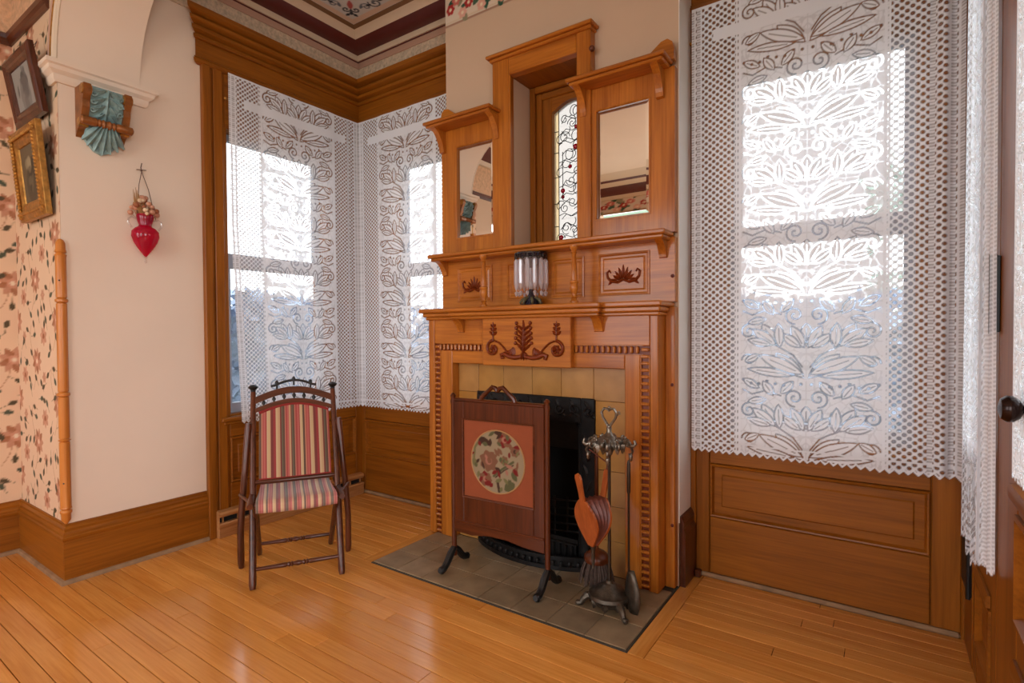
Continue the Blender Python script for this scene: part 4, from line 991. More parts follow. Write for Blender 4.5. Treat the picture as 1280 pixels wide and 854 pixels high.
m = np.hypot(p.U - .16, p.V - .16) <= .1605
Pm = np.zeros((p.ny, p.nx, 3)); R_ = np.hypot(p.U - .16, p.V - .16); sc_ = np.minimum(1, .151 / np.maximum(R_, 1e-6))
Pm[..., 0] = (p.U - .16) * sc_; Pm[..., 2] = .567 + (p.V - .16) * sc_; Pm[..., 1] = -.0062
nd = grid_mesh('needlepoint_roundel', Pm, 'print', p.a, 'needlepoint', None, smooth=False, label='round floral needlepoint'); nd.parent = sq
mb = MB().tube([(.152 * math.cos(t), -.006, .567 + .152 * math.sin(t)) for t in np.linspace(0, 2 * PI, 40)], .0035, 6); mb.build('roundel_cord', 'straw', sq, local=True)
mb = MB().rectloft(lambda u, v, h: (u, -.009 - h, v), -.207, .207, .368, .765, [(0, 0), (.003, .004), (.008, .003), (.010, -.004)], cap=False); mb.build('inner_bead', 'dark_x', fs_, local=True)

# ------------------------------------------------------------------ fire tools
tx0, ty0 = -.965, 2.125
tl = empty('fire_tool_stand', (tx0, ty0, .006), 'ornate pewter fire tool stand with heart handle at the right of the hearth', 'fire tool stand')
mb = MB().lathe([(.085, .055), (.092, .065), (.088, .078), (.065, .085), (.06, .095), (.035, .102), (.03, .112), (.016, .118), (.014, .13)], tx0, ty0, 0, 24)
mb.lathe([(.05, .03), (.078, .04), (.086, .056)], tx0, ty0, 0, 24); mb.build('base', 'bronze', tl, smooth=True, auto=50)
for k in range(3):
    a = -2.75 + k * 2 * PI / 3; c, s = math.cos(a), math.sin(a)
    MB().tube([(tx0 + c * r_, ty0 + s * r_, z) for r_, z in ((.07, .06), (.095, .055), (.112, .038), (.122, .021), (.138, .020), (.146, .022))], [.016, .018, .014, .012, .013, .007], 8).build('foot', 'bronze', tl, smooth=True)
mb = MB()
for k in range(9):
    a = k * 2 * PI / 9; mb.leaf(lambda u, v, h: (tx0 + math.cos(a) * (.08 + h) - math.sin(a) * u, ty0 + math.sin(a) * (.08 + h) + math.cos(a) * u, v), 0, .062, -PI / 2, .035, .016, .012)
mb.build('base_relief', 'bronze', tl, smooth=True, auto=60, kind='stuff')
MB().rod((tx0, ty0, .12), (tx0, ty0, .72), [(0, .008), (.5, .007), (1, .007)], 10).build('stem', 'steel', tl, smooth=True)
mb = MB().lathe([(.055, .70), (.06, .712), (.05, .73), (.03, .75), (.016, .76), (.01, .772), (.012, .785), (.006, .79)], tx0, ty0, 0, 20)
for k in range(4):
    a = k * PI / 2 + .35; c, s = math.cos(a), math.sin(a)
    mb.tube([(tx0 + c * r_, ty0 + s * r_, z) for r_, z in ((.03, .735), (.06, .728), (.085, .715), (.10, .71), (.11, .72), (.105, .735))], [.012, .013, .011, .009, .008, .005], 7)
    mb.tube([(tx0 + c * r_, ty0 + s * r_, z) for r_, z in ((.088, .712), (.098, .69), (.092, .672), (.080, .678))], [.006, .006, .005, .003], 6)
for k in range(12):
    a = k * 2 * PI / 12; mb.leaf(lambda u, v, h: (tx0 + math.cos(a) * (.058 + h) - math.sin(a) * u, ty0 + math.sin(a) * (.058 + h) + math.cos(a) * u, v), 0, .722, -PI / 2, .04, .013, .014)
for k in range(8):
    a = k * PI / 4 + .1; mpc = lambda u, v, h: (tx0 + math.cos(a) * (.066 + u * .9) - math.sin(a) * h, ty0 + math.sin(a) * (.066 + u * .9) + math.cos(a) * h, v)
    mb.scroll(mpc, .016, .722, .019, 1.2, PI, 1 if k % 2 else -1, .0055, 0)
    mb.scroll(mpc, .0, .742, .014, 1.1, 0, -1, .005, 0)
for k in range(4):
    a = k * PI / 2 + .35; mb.lathe([(.002, .0), (.007, -.006), (.010, -.018), (.006, -.024), (.008, -.03), (.002, -.036)], tx0 + .09 * math.cos(a), ty0 + .09 * math.sin(a), .682, 8)
mb.build('hanger_crown', 'pewter', tl, smooth=True, auto=60)
mb = MB()
for s in (-1, 1):
    mb.tube([(tx0 + s * x, ty0, z) for x, z in ((0, .79), (.012, .805), (.03, .83), (.034, .852), (.022, .868), (.006, .866), (-.002, .855))], [.006, .006, .0055, .006, .006, .006, .003], 7)
mb.tube([(tx0 + .03, ty0, .838), (tx0 + .048, ty0, .848), (tx0 + .044, ty0, .86)], .004, 6); mb.tube([(tx0 - .03, ty0, .838), (tx0 - .04, ty0, .85)], .004, 6); mb.sphere((tx0, ty0, .79), .011, 8, 5); mb.sphere((tx0, ty0, .872), .007, 8, 5)
mb.build('heart_handle', 'pewter', tl, smooth=True)
# shovel hanging on the right arm
sx, sy = tx0 + .092, ty0 - .01
sh = empty('fire_shovel', (sx, sy, .05), 'narrow fire shovel hanging at the right of the tool stand', 'fire shovel')
mb = MB().rod((sx, sy, .19), (sx, sy, .66), [(0, .005), (.7, .005), (.72, .008), (.8, .009), (.97, .008), (1, .004)], 8); mb.build('shovel_handle', 'steel', sh, smooth=True)
n = 7; vs = []; fs = []
for j in range(n + 1):
    q = j / n; z = .20 - .175 * q; w = .018 + .034 * math.sin(min(1, q * 1.6) * PI / 2) - (.02 * max(0, (q - .75)) / .25)
    for i in range(5):
        t = i / 4 * 2 - 1; lift = .016 * t * t
        vs.append((sx + .85 * w * t + lift * .4 + .01 * q, sy - .5 * w * t + lift * .8 - .01 * q, z))
for j in range(n):
    for i in range(4): a = j * 5 + i; fs.append((a, a + 1, a + 6, a + 5))
o = MB().add(vs, fs).build('shovel_blade', 'bronze', sh, smooth=True); md = o.modifiers.new('thickness', 'SOLIDIFY'); md.thickness = .004
# hearth brush
bxx, byy = tx0 - .10, ty0 + .085
br_ = empty('hearth_brush', (bxx, byy, .02), 'round hearth brush with dark bristles hanging behind the bellows', 'hearth brush')
MB().rod((bxx, byy, .19), (bxx, byy, .66), [(0, .012), (.1, .008), (.8, .009), (.95, .008), (1, .004)], 8).build('brush_handle', 'mahog_z', br_, smooth=True)
MB().lathe([(.012, .215), (.036, .203), (.056, .186), (.06, .168), (.055, .158)], bxx, byy, 0, 18).build('brush_head', 'mahog_x', br_, smooth=True)
mb = MB()
for k in range(260):
    a = random.uniform(0, 2 * PI); q = math.sqrt(random.random()); r0 = .052 * q; r1 = .082 * q + random.uniform(-.004, .004)
    mb.tube([(bxx + r0 * math.cos(a), byy + r0 * math.sin(a), .162), (bxx + (r0 + r1) * .52 * math.cos(a), byy + (r0 + r1) * .52 * math.sin(a), .12), (bxx + r1 * math.cos(a), byy + r1 * math.sin(a), .062 + random.uniform(0, .012))], [.0035, .0034, .002], 4)
mb.build('bristles', 'bristle', br_, kind='stuff')
# bellows
N0 = Vector((tx0 - .055, ty0 - .045, .255)); w_ = Vector((-.42, -.907, 0)); s_ = Vector((.907, -.42, 0))
bl = empty('bellows', tuple(N0), 'wooden bellows with red leather sides hanging nozzle down from the tool stand', 'bellows')
def outline():
    pts = []
    for i in range(25):
        t = i / 24; L = .03 + .205 * t
        hw = .012 + .062 * math.sin(PI * min(1, t ** 1.15 * .93 + .02)) ** .9
        pts.append((L, hw))
    return pts
ol_ = outline()
def bpt(u, L, ang, off): # u width, L along axis up, ang opening tilt
    d = Vector((0, 0, 1)) * math.cos(ang) + w_ * math.sin(ang); nn = w_ * math.cos(ang) - Vector((0, 0, 1)) * math.sin(ang)
    return N0 + s_ * u + d * L + nn * off
hand = [(.235, .016), (.26, .014), (.30, .016), (.335, .019), (.35, .014), (.356, .004)]
for ang, sg in ((.22, 1), (-.22, -1)):
    full = ol_ + hand; poly = [(hw, L) for L, hw in full] + [(-hw, L) for L, hw in full[::-1]]
    MB().prism(poly, lambda u, v, h: bpt(u, v, ang, h), 0, .009 * sg).build('bellows_board', 'bellows_wood', bl)
vs = []; fs = []; cols = 9; ring = [(hw * .96, L) for L, hw in ol_] + [(-hw * .96, L) for L, hw in ol_[::-1]]; nr = len(ring)
for c in range(cols):
    t = c / (cols - 1); ang = -.22 + .44 * t; k = 1 - (.16 if c % 2 else .0)
    for u, L in ring: vs.append(bpt(u * k, L if c % 2 == 0 else .03 + (L - .03) * .96, ang, 0))
for c in range(cols - 1):
    for i in range(nr): fs.append((c * nr + i, c * nr + (i + 1) % nr, (c + 1) * nr + (i + 1) % nr, (c + 1) * nr + i))
MB().add(vs, fs).build('leather_gusset', 'leather', bl, smooth=True, auto=70)
MB().rod(tuple(N0 + Vector((0, 0, .05))), tuple(N0 + Vector((0, 0, -.07))), [(0, .016), (.2, .014), (.35, .009), (.9, .006), (1, .007)], 12).build('nozzle', 'bronze', bl, smooth=True)
mb = MB(); tip = bpt(0, .35, -.22, 0); mb.tube([tip, tip + Vector((0, .005, .03)), Vector((tx0 - .08, ty0 - .03, .69))], .003, 6); mb.build('hanging_loop', 'leather', bl)

# ------------------------------------------------------------------ crystal lustre on the mantel shelf
lx, ly = -1.522, 2.385
lu = empty('crystal_lustre', (lx, ly, 1.3335), 'dark glass mantel lustre hung with long crystal prisms between the turned columns', 'lustre')
MB().lathe([(.052, 1.334), (.054, 1.342), (.04, 1.352), (.03, 1.37), (.018, 1.39), (.012, 1.42)], lx, ly, 0, 20).build('foot', 'blue_enamel', lu, smooth=True); MB().lathe([(.012, 1.42), (.019, 1.45), (.013, 1.47), (.013, 1.53), (.03, 1.55), (.055, 1.572), (.072, 1.59)], lx, ly, 0, 20).build('stem', 'crystal', lu, smooth=True)
rim = [(.05, 1.578), (.076, 1.586), (.086, 1.598), (.084, 1.607), (.07, 1.602), (.045, 1.592)]
MB().lathe(rim, lx, ly, 0, 24).build('bowl_rim', 'blue_enamel', lu, smooth=True)
mb = MB()
for k in range(12):
    a = k * PI / 6; mb.tube([(lx + .083 * math.cos(a) + .016 * math.cos(t) * -math.sin(a), ly + .083 * math.sin(a) + .016 * math.cos(t) * math.cos(a), 1.590 + .016 * math.sin(t)) for t in np.linspace(0, 2 * PI, 11)], .0032, 5)
mb.build('scalloped_rings', 'steel', lu, smooth=True, kind='stuff')
pz0 = None
for k in range(13):
    a = k * 2 * PI / 13 + .2; x, y = lx + .079 * math.cos(a), ly + .079 * math.sin(a)
    if pz0 is None:
        me_ = MB().lathe([(.002, .0), (.0115, -.012), (.012, -.13), (.008, -.15), (.001, -.166)], 0, 0, 0, 6); pz0 = me_.build('prism', 'crystal', lu, local=True)
        q = pz0
    else: q = copy_part(pz0, lu)
    q.location = (x - lx, y - ly, 1.578 - 1.3335); q.rotation_euler = (0, 0, a)
pb0 = None
for k in range(13):
    a = k * 2 * PI / 13 + .2
    if pb0 is None: q = pb0 = MB().lathe([(.001, .008), (.010, 0), (.006, -.014), (.001, -.02)], 0, 0, 0, 6).build('drop', 'crystal', lu, local=True)
    else: q = copy_part(pb0, lu)
    q.location = (.079 * math.cos(a), .079 * math.sin(a), 1.402 - 1.3335)
mb = MB()
for k in range(7):
    a = k * 2 * PI / 7; c, s = math.cos(a), math.sin(a); mb.tube([(lx + c * r_, ly + s * r_, z) for r_, z in ((.014, 1.378), (.03, 1.374), (.048, 1.362), (.058, 1.35), (.054, 1.342))], [.006, .009, .009, .007, .005], 6)
mb.build('leaf_base', 'olive_enamel', lu, smooth=True)

# ------------------------------------------------------------------ wall vase with dried flowers
vx, vy = -3.175, 1.24
vs_ = empty('hanging_wall_vase', (vx, vy, 1.58), 'heart shaped ruby glass vase hanging by a cord on the cream wall', 'vase')
MB().lathe([(.004, 1.60), (.012, 1.612), (.032, 1.64), (.052, 1.675), (.062, 1.705), (.060, 1.73), (.045, 1.748), (.03, 1.757), (.028, 1.765), (.036, 1.79), (.039, 1.81), (.036, 1.82), (.033, 1.81), (.024, 1.77)], vx, vy, 0, 24).build('bowl', 'ruby', vs_, smooth=True)
mb = MB().lathe([(.001, 1.565), (.006, 1.574), (.004, 1.59), (.009, 1.602)], vx, vy, 0, 10); mb.build('drip_tip', 'clear_glass', vs_, smooth=True)
for s in (-1, 1): MB().tube([(vx, vy + s * y, z) for y, z in ((.034, 1.79), (.06, 1.80), (.075, 1.79), (.078, 1.77), (.062, 1.745))], .005, 7).build('handle', 'clear_glass', vs_, smooth=True)
mb = MB().tube([(vx, vy - .036, 1.81), (vx - .04, vy - .01, 1.98), (XL + .008, vy + .01, 2.055)], .0018, 5); mb.tube([(vx, vy + .05, 1.80), (vx - .03, vy + .03, 1.96), (XL + .008, vy + .01, 2.055)], .0018, 5)
mb.tube([(XL + .008, vy + .01, 2.055), (XL + .012, vy + .005, 2.075), (XL + .006, vy + .012, 2.10)], .0025, 5); mb.tube([(XL + .012, vy - .015, 2.06), (XL + .012, vy + .03, 2.066)], .002, 5); mb.tube([(XL, vy + .01, 2.06), (XL + .014, vy + .01, 2.06)], .003, 6); mb.build('hanging_cord', 'wire', vs_)
df = empty('dried_flower_bunch', (vx, vy, 1.79), 'bunch of pink and brown dried flowers standing in the ruby wall vase', 'dried flowers')
mb = MB(); heads = []
rd = random.Random(9)
for k in range(52):
    a = rd.uniform(0, 2 * PI); q = rd.random() ** .6; top = (vx + .045 * q * math.cos(a), vy + .06 * q * math.sin(a) - .006, 1.825 + .08 * (1 - q) + rd.uniform(-.01, .015)); heads.append(top)
    mb.tube([(vx + .012 * math.cos(a), vy + .012 * math.sin(a), 1.77), top], .0012, 4)
for k in range(5): mb.tube([(vx, vy, 1.79), (vx + .01, vy - .025 - .006 * k, 1.86), (vx + .02, vy - .036 - .006 * k, 1.925 + .012 * (k % 3))], [.0015, .004, .001], 5)
mb.build('stems', 'straw', df, kind='stuff')
proto = {}
for k, h_ in enumerate(heads):
    mt_ = ('blossom_pink', 'blossom_brown', 'blossom_cream')[k % 3]
    if mt_ not in proto: q = proto[mt_] = MB().sphere((0, 0, 0), .0135, 8, 5, (1, 1, .85)).build('blossom', mt_, df, smooth=True, local=True)
    else: q = copy_part(proto[mt_], df)
    q.location = (h_[0] - vx, h_[1] - vy, h_[2] - 1.79); f_ = rd.uniform(.7, 1.25); q.scale = (f_, f_, f_)

# ------------------------------------------------------------------ painted corbel under the arch impost
cb_ = empty('acanthus_corbel', (XL, 1.07, 2.09), 'teal acanthus corbel with gilt scroll sides under the arch impost', 'corbel')
side = [(0, 2.395), (.115, 2.395), (.122, 2.37), (.112, 2.345), (.098, 2.32), (.094, 2.29), (.082, 2.262), (.07, 2.235), (.066, 2.215), (.05, 2.20), (.03, 2.195), (0, 2.16)]
for y in (.972, 1.142):
    q = MB().prism(side, lambda u, v, h: (XL + u, h, v), y, y + .03).build('scroll_cheek', 'brown_gilt', cb_)
    MB().lathe([(.004, -.005), (.024, -.004), (.024, .034), (.004, .035)], XL + .095, y, 2.37, 14, 'y').build('volute', 'gold', q, smooth=True); MB().lathe([(.004, -.005), (.02, -.004), (.02, .034), (.004, .035)], XL + .05, y, 2.222, 14, 'y').build('volute', 'gold', q, smooth=True)
def cdep(v):
    q = (2.395 - v) / .165; return .098 - .050 * q + .012 * math.sin(q * 3.1)
cmp_ = lambda u, v, h: (XL + cdep(v) + h, u, v)
ny, nx = 20, 12; Pm = np.zeros((ny, nx, 3))
for j in range(ny):
    for i in range(nx): Pm[j, i] = cmp_(1.002 + .14 * i / (nx - 1), 2.395 - .17 * j / (ny - 1), 0)
lf = grid_mesh('acanthus_ground', Pm, 'x', None, 'teal', cb_)
mb = MB()
mb.leaf(cmp_, 1.072, 2.39, -PI / 2, .165, .016, .022)
for q in range(4):
    for s in (-1, 1):
        v = 2.385 - .036 * q
        mb.leaf(cmp_, 1.072 + s * .010, v, -PI / 2 + s * (1.0 - .12 * q), .066 - .006 * q, .013, .024, curl=s * .020)
        mb.leaf(cmp_, 1.072 + s * .022, v + .004, -PI / 2 + s * (.45 - .05 * q), .055, .010, .018, curl=s * .012)
        if q < 3: mb.scroll(cmp_, 1.072 + s * .056, v - .026, .013, 1.1, 0, s, .006, .008)
mb.build('acanthus_leaf', 'teal', cb_, smooth=True, auto=60, kind='stuff')
mb = MB().box(XL, XL + .05, 1.0, 1.142, 2.16, 2.39); mb.build('corbel_core', 'teal', cb_)
mb = MB().rod((XL + .085, .965, 2.226), (XL + .085, 1.185, 2.226), [(0, .012), (.03, .02), (.28, .021), (.30, .015), (.34, .02), (.38, .016), (.42, .022), (.47, .016), (.53, .022), (.58, .016), (.62, .02), (.66, .015), (.70, .021), (.97, .02), (1, .012)], 14); mb.build('turned_roll', 'brown_gilt', cb_, smooth=True)
mb = MB()
for k in range(7):
    t = (k - 3) / 3
    mb.leaf(lambda u, v, h: (XL + .012 + h + max(0, (v - 2.09)) * .45, u, v), 1.072 + .030 * t, 2.215, -PI / 2 + t * .55, .125 - .03 * abs(t), .017, .03, curl=t * .012)
mb.prism([(1.0, 2.21), (1.145, 2.21), (1.14, 2.15), (1.10, 2.105), (1.07, 2.092), (1.04, 2.105), (1.005, 2.15)], fx(XL), 0, .02); mb.build('leaf_drop', 'teal', cb_, smooth=True, auto=60)

# ------------------------------------------------------------------ pictures on the arch pier
def picture(name, x0, x1, zb, zt, yb, yt, wd, matf, label, inner, art):
    L = math.hypot(zt - zb, yb - yt); a = math.atan2(yb - yt, zt - zb)
    r = empty(name, ((x0 + x1) / 2, yb, zb), label, 'picture')
    def mpp(u, v, h): # v along face, h toward the room
        return (u, yb - v * math.sin(a) - h * math.cos(a), zb + v * math.cos(a) - h * math.sin(a))
    MB().rectloft(mpp, x0, x1, 0, L, [(.004, -.028), (0, -.026), (0, -.004), (.006, .0), (wd * .3, .006), (wd * .55, -.002), (wd * .8, .0), (wd, -.008), (wd + .002, -.016)], cap=False).build('frame', matf, r, smooth=True, auto=30)
    mb = MB().rectloft(mpp, x0 + .01, x1 - .01, .01, L - .01, [(0, -.026)]); mb.build('backing', 'black', r)
    w2, h2 = x1 - x0 - 2 * wd, L - 2 * wd; p = Paint(w2, h2, .008, inner); rd = random.Random(len(label))
    for k in range(16): p.ell(w2 / 2 + rd.gauss(0, w2 * .16), h2 / 2 + rd.gauss(0, h2 * .2), rd.uniform(.01, .03), rd.uniform(.015, .05), rd.uniform(0, 3), art[k % len(art)], .7)
    p.ell(w2 / 2, h2 * .66, .03, .04, 0, art[0]); p.ell(w2 / 2, h2 * .30, .07, .09, 0, art[1], .6)
    Pm = np.zeros((p.ny, p.nx, 3))
    for j in range(p.ny):
        for i in range(p.nx): Pm[j, i] = mpp(x0 + wd + p.u[i], wd + p.v[j], -.014)
    grid_mesh('print_sheet', Pm, 'print', p.a, 'print', r)
    if matf == 'gold':
        mb = MB()
        for k in range(22):
            for v in (wd * .42, L - wd * .42): mb.sphere(mpp(x0 + .02 + (x1 - x0 - .04) * k / 21, v, .003), .011, 6, 4)
        for k in range(24):
            for u in (x0 + wd * .42, x1 - wd * .42): mb.sphere(mpp(u, .02 + (L - .04) * k / 23, .003), .011, 6, 4)
        mb.build('gilt_ornament', 'gold', r, kind='stuff')
    if matf != 'gold': mb = MB().tube([mpp(x0 + .06, L - .05, -.028), ((x0 + x1) / 2, YA0 - .006, zt + .09), mpp(x1 - .06, L - .05, -.028)], .0015, 5); mb.build('hanging_wire', 'wire', r)
    return r
picture('wooden_framed_picture', -3.705, -3.30, 2.262, 2.578, .862, .808, .062, 'dark_z', 'dark wooden framed print tilting out from the flowered pier, the upper picture', rgb(150, 146, 140), [rgb(84, 80, 78), rgb(110, 104, 100), rgb(70, 66, 64)])
picture('gilt_framed_picture', -3.68, -3.285, 1.775, 2.215, .864, .826, .085, 'gold', 'ornate gilt framed print tilting out below the dark framed one', rgb(104, 88, 66), [rgb(150, 134, 104), rgb(70, 58, 44), rgb(56, 46, 36)])

# ------------------------------------------------------------------ corner guard and floor register
cg = empty('corner_guard', (XL, YA0, .29), 'turned oak corner guard on the arch pier edge', 'corner guard')
gx, gy = XL + .004, YA0 - .004
H0, H1 = .286, 1.655
MB().lathe([(.005, H0), (.019, H0 + .02), (.02, H0 + .05), (.024, H0 + .055), (.024, H0 + .064), (.018, H0 + .07), (.024, H0 + .077), (.022, H0 + .085), (.0215, H0 + .395), (.017, H0 + .398), (.026, H0 + .405), (.017, H0 + .412), (.0215, H0 + .415), (.0215, H0 + .61), (.017, H0 + .613), (.026, H0 + .62), (.026, H0 + .63), (.017, H0 + .637), (.0215, H0 + .64), (.0215, H1 - .31), (.017, H1 - .307), (.026, H1 - .30), (.026, H1 - .29), (.017, H1 - .283), (.0215, H1 - .28), (.0215, H1 - .085), (.024, H1 - .078), (.018, H1 - .07), (.024, H1 - .063), (.02, H1 - .05), (.019, H1 - .02), (.012, H1 - .005), (.003, H1)], gx, gy, 0, 18).build('turned_shaft', 'spindle', cg, smooth=True, auto=50)
for z in (H0 + .2, H1 - .2): MB().sphere((gx + .018, gy - .012, z), .004, 6, 4).build('nail_head', 'bronze', cg)
rg_ = empty('baseboard_register', (XL + .02, 2.1, 0), 'low oak heating register along the floor under the side window', 'heating register')
MB().mould([(.021, .118), (.05, .118), (.062, .125), (.066, .14), (.06, .152), (.045, .157), (.021, .157)], 'y', XL, 1, 1.60, 2.655, 0, 0).build('top_lip', 'register', rg_, smooth=True, auto=30)
MB().mould([(.037, .001), (.058, .001), (.064, .03), (.06, .06), (.068, .08), (.062, .088), (.037, .088)], 'y', XL, 1, 1.60, 2.655, 0, 0).build('front_board', 'register', rg_, smooth=True, auto=30)
MB().box(XL + .021, XL + .04, 1.602, 2.653, .001, .12).build('dark_slot', 'soot', rg_)
for y in np.linspace(1.62, 2.63, 12): MB().box(XL + .038, XL + .056, y, y + .004, .086, .12).build('slot_rib', 'register', rg_)
MB().box(XL + .021, XL + .06, 1.595, 1.601, .001, .156, .002).build('end_cap', 'register', rg_)
# ------------------------------------------------------------------ lace curtains
def lace_tile(w, h, res):
    """one repeat of the flowered lace panel: thread cover 0..1, mirror symmetric"""
    hw = w / 2; G, S, O = .955, .985, .06
    p = Paint(hw, h, res, G)
    rd = np.random.RandomState(5); sd = rd.rand(95, 2) * [hw, h]
    sd = np.concatenate([sd + [0, k * h] for k in (-1, 0, 1)] + [sd * [-1, 1]])
    d = np.sort(np.stack([np.hypot(p.U - a, p.V - b) for a, b in sd]), 0)
    e = d[1] - d[0]; p.a = np.where(e < .0036, .80, p.a)
    bw = res * 1.6; ec = O
    def L(u, v, a, l, wd):
        for k in (-1, 0, 1): p.leaf(u, v + k * h, a, l, wd, S, 1, bw, ec)
    def SP(u, v, r, t, a0, dr):
        for k in (-1, 0, 1): p.spiral(u, v + k * h, r, t, a0, dr, bw * 1.1, ec)
    def LN(pts):
        for k in (-1, 0, 1): p.line([(a, b + k * h) for a, b in pts], bw, ec)
    s = h / .36
    # stem pair of long lily leaves, centre tulip, scrolls and side flowers
    L(.010, .015 * s, .75, .15, .026); L(.014, .030 * s, .42, .19, .026); L(.05, .022 * s, .12, .19, .018)
    L(.0, .15 * s, PI / 2, .10 * s, .024); L(.008, .145 * s, 1.08, .105, .022); L(.022, .145 * s, .66, .095, .019)
    SP(.045, .285 * s, .040, 1.5, -PI / 2, 1)
    L(.115, .15 * s, 1.0, .115, .024); L(.12, .155 * s, .62, .12, .023); L(.105, .145 * s, 1.52, .105, .019); L(.14, .155 * s, .22, .10, .017)
    SP(.235, .215 * s, .034, 1.4, PI / 2, -1); SP(.235, .085 * s, .030, 1.3, 0, 1)
    LN([(.015, .06 * s), (.05, .11 * s), (.115, .15 * s)]); LN([(.10, .29 * s), (.16, .31 * s), (.22, .29 * s), (.26, .31 * s)])
    L(.10, .30 * s, 2.3, .075, .018); L(.13, .29 * s, .95, .075, .018); L(.19, .32 * s, .5, .08, .017); L(.19, .11 * s, -.5, .07, .016); L(.16, .27 * s, -.2, .08, .016)
    for k in range(8): p.ell(.02 + .034 * k, (.345 * s + .010 * math.sin(k * 2.0)) % h, .0065, .0065, 0, ec)
    a = p.a; return np.concatenate([a[:, ::-1], a[:, 1:]], 1)
def lace_cover(W, H, res, net=.034, flo=(.215, .765), rep=.36):
    nx = int(round(W / res)) + 1; ny = int(round(H / res)) + 1
    u = np.linspace(0, W, nx); v = np.linspace(0, H, ny); U, V = np.meshgrid(u, v)
    pu, pv = net, net * .86
    def hole(ou, ov):
        a = (U / pu + ou) % 1 - .5; b = (V / pv + ov) % 1 - .5; return np.hypot(a * pu, b * pv * 1.05)
    d = np.minimum(hole(0, 0), hole(.5, .5)); r0 = net * .235
    A = np.clip(.5 + (d - r0) / (res * 1.1), .05, .985)
    f0, f1 = flo
    t = lace_tile(f1 - f0, rep, res); ti = ((V / rep) % 1 * (t.shape[0] - 1)).round().astype(int)
    tj = np.clip(((U - f0) / (f1 - f0) * (t.shape[1] - 1)).round().astype(int), 0, t.shape[1] - 1)
    inf = (U > f0) & (U < f1); A = np.where(inf, t[ti, tj], A)
    lad = np.where(((V / .012) % 1 < .45), .55, .98)
    for a, b in ((0.0, .012), (.022, .040), (W - .04, W - .022), (W - .012, W), (W - .105, W - .088)): A = np.where((U >= a) & (U <= b), lad * .95, A)
    for x, w_ in ((f0, .005), (f0 - .012, .004), (f1, .005), (f1 + .012, .004), (.045, .005), (W - .045, .005), (.016, .004), (W - .016, .004)): A = np.where(np.abs(U - x) < w_, .98, A)
    top = H - V
    A = np.where((top > .125) & (top < .18) & (U > .10) & (U < W - .12), np.maximum(A, .985), A)
    A = np.where(top < .012, .95, A)
    zz = .016 * (np.abs(((U / .032) % 1) - .5) * 2); A = np.where(V < zz, 0.0, A); A = np.where((V >= zz) & (V < zz + .010), .97, A)
    A = np.where((V > .05) & (V < .056), .95, A)
    return U, V, A
def curtain(name, W, H, res, pos, label, net=.034, group='lace window curtains'):
    U, V, A = lace_cover(W, H, res, net); P = pos(U, V); o = grid_mesh(name, P.astype(np.float32), 'lace', A, 'lace'); return tag(o, label, 'curtain', group)
def fold(U, V, amp, ph=0.0): return amp * (np.sin(U * 19 + ph) + .6 * np.sin(U * 41 + 1.3 + ph)) * (.35 + .65 * (1 - V / 2.1)) 
ZT = 2.725
def pos3(U, V):
    sag = .0
    x = -.765 + U; y = YB - .062 - fold(U, V, .006) - .018 * np.clip((U - .86) / .14, 0, 1) * np.sin((U - .86) * 90); return np.stack([x, y, .618 + V], -1)
curtain('lace_curtain', 1.01, 2.11, .0036, pos3, 'wide white lace curtain over the window beside the french doors')
def pos1(U, V):
    y = 1.690 + U * .955 + .05 * np.clip(1 - V / 1.2, 0, 1) * (1 - U); x = XL + .055 + fold(U, V, .006, 1.0); return np.stack([x, y, .652 + V], -1)
curtain('lace_curtain', 1.0, 2.08, .0046, pos1, 'white lace curtain hanging behind the folding chair in the alcove side window', .031)
def pos2(U, V):
    x = XL + .062 + U * .966; y = YB - .058 - fold(U, V, .006, 2.0); return np.stack([x, y, .652 + V], -1)
curtain('lace_curtain', 1.0, 2.08, .0046, pos2, 'white lace curtain between the alcove corner and the mantel', .031)
for nm, a, b, lab in (('curtain_rod', (-.77, YB - .05, 2.575), (.24, YB - .05, 2.575), 'thin brass rod in the lace curtain beside the french doors'), ('curtain_rod', (XL + .045, 1.68, 2.58), (XL + .045, 2.66, 2.58), 'thin brass rod in the lace curtain behind the folding chair'), ('curtain_rod', (XL + .06, YB - .045, 2.58), (-2.22, YB - .045, 2.58), 'thin brass rod in the lace curtain beside the mantel')):
    r = empty(nm, a, lab, 'curtain rod', 'curtain rods'); MB().tube([a, b], .006, 8).build('rod', 'gold', r, smooth=True)
    for e in (a, b): MB().sphere(e, .010, 8, 5).build('rod_finial', 'gold', r, smooth=True)
# gathered lace on the narrow door leaf
def posd(U, V):
    t = U / .9; y = 2.345 - .385 * t; amp = .018 * (.6 + .4 * (1 - V / 2.3)); x = .232 + amp * np.sin(t * 2 * PI * 4.5) + .012 * (t - .5)
    return np.stack([x, y + .012 * np.cos(t * 2 * PI * 9), .50 + V + .02 * np.sin(t * 9)], -1)
o = curtain('door_lace', .9, 2.30, .0060, posd, 'gathered white lace panel hanging on the narrow french door leaf', .034, 'lace door panels')
def pose(U, V):
    t = U / .5; y = 1.385 + .26 * t; x = .245 + .006 * np.sin(t * 2 * PI * 9); return np.stack([x, y, .86 + V * .98], -1)
curtain('door_lace', .5, 1.95, .0060, pose, 'flat white lace panel behind the dark door knob', .03, 'lace door panels')

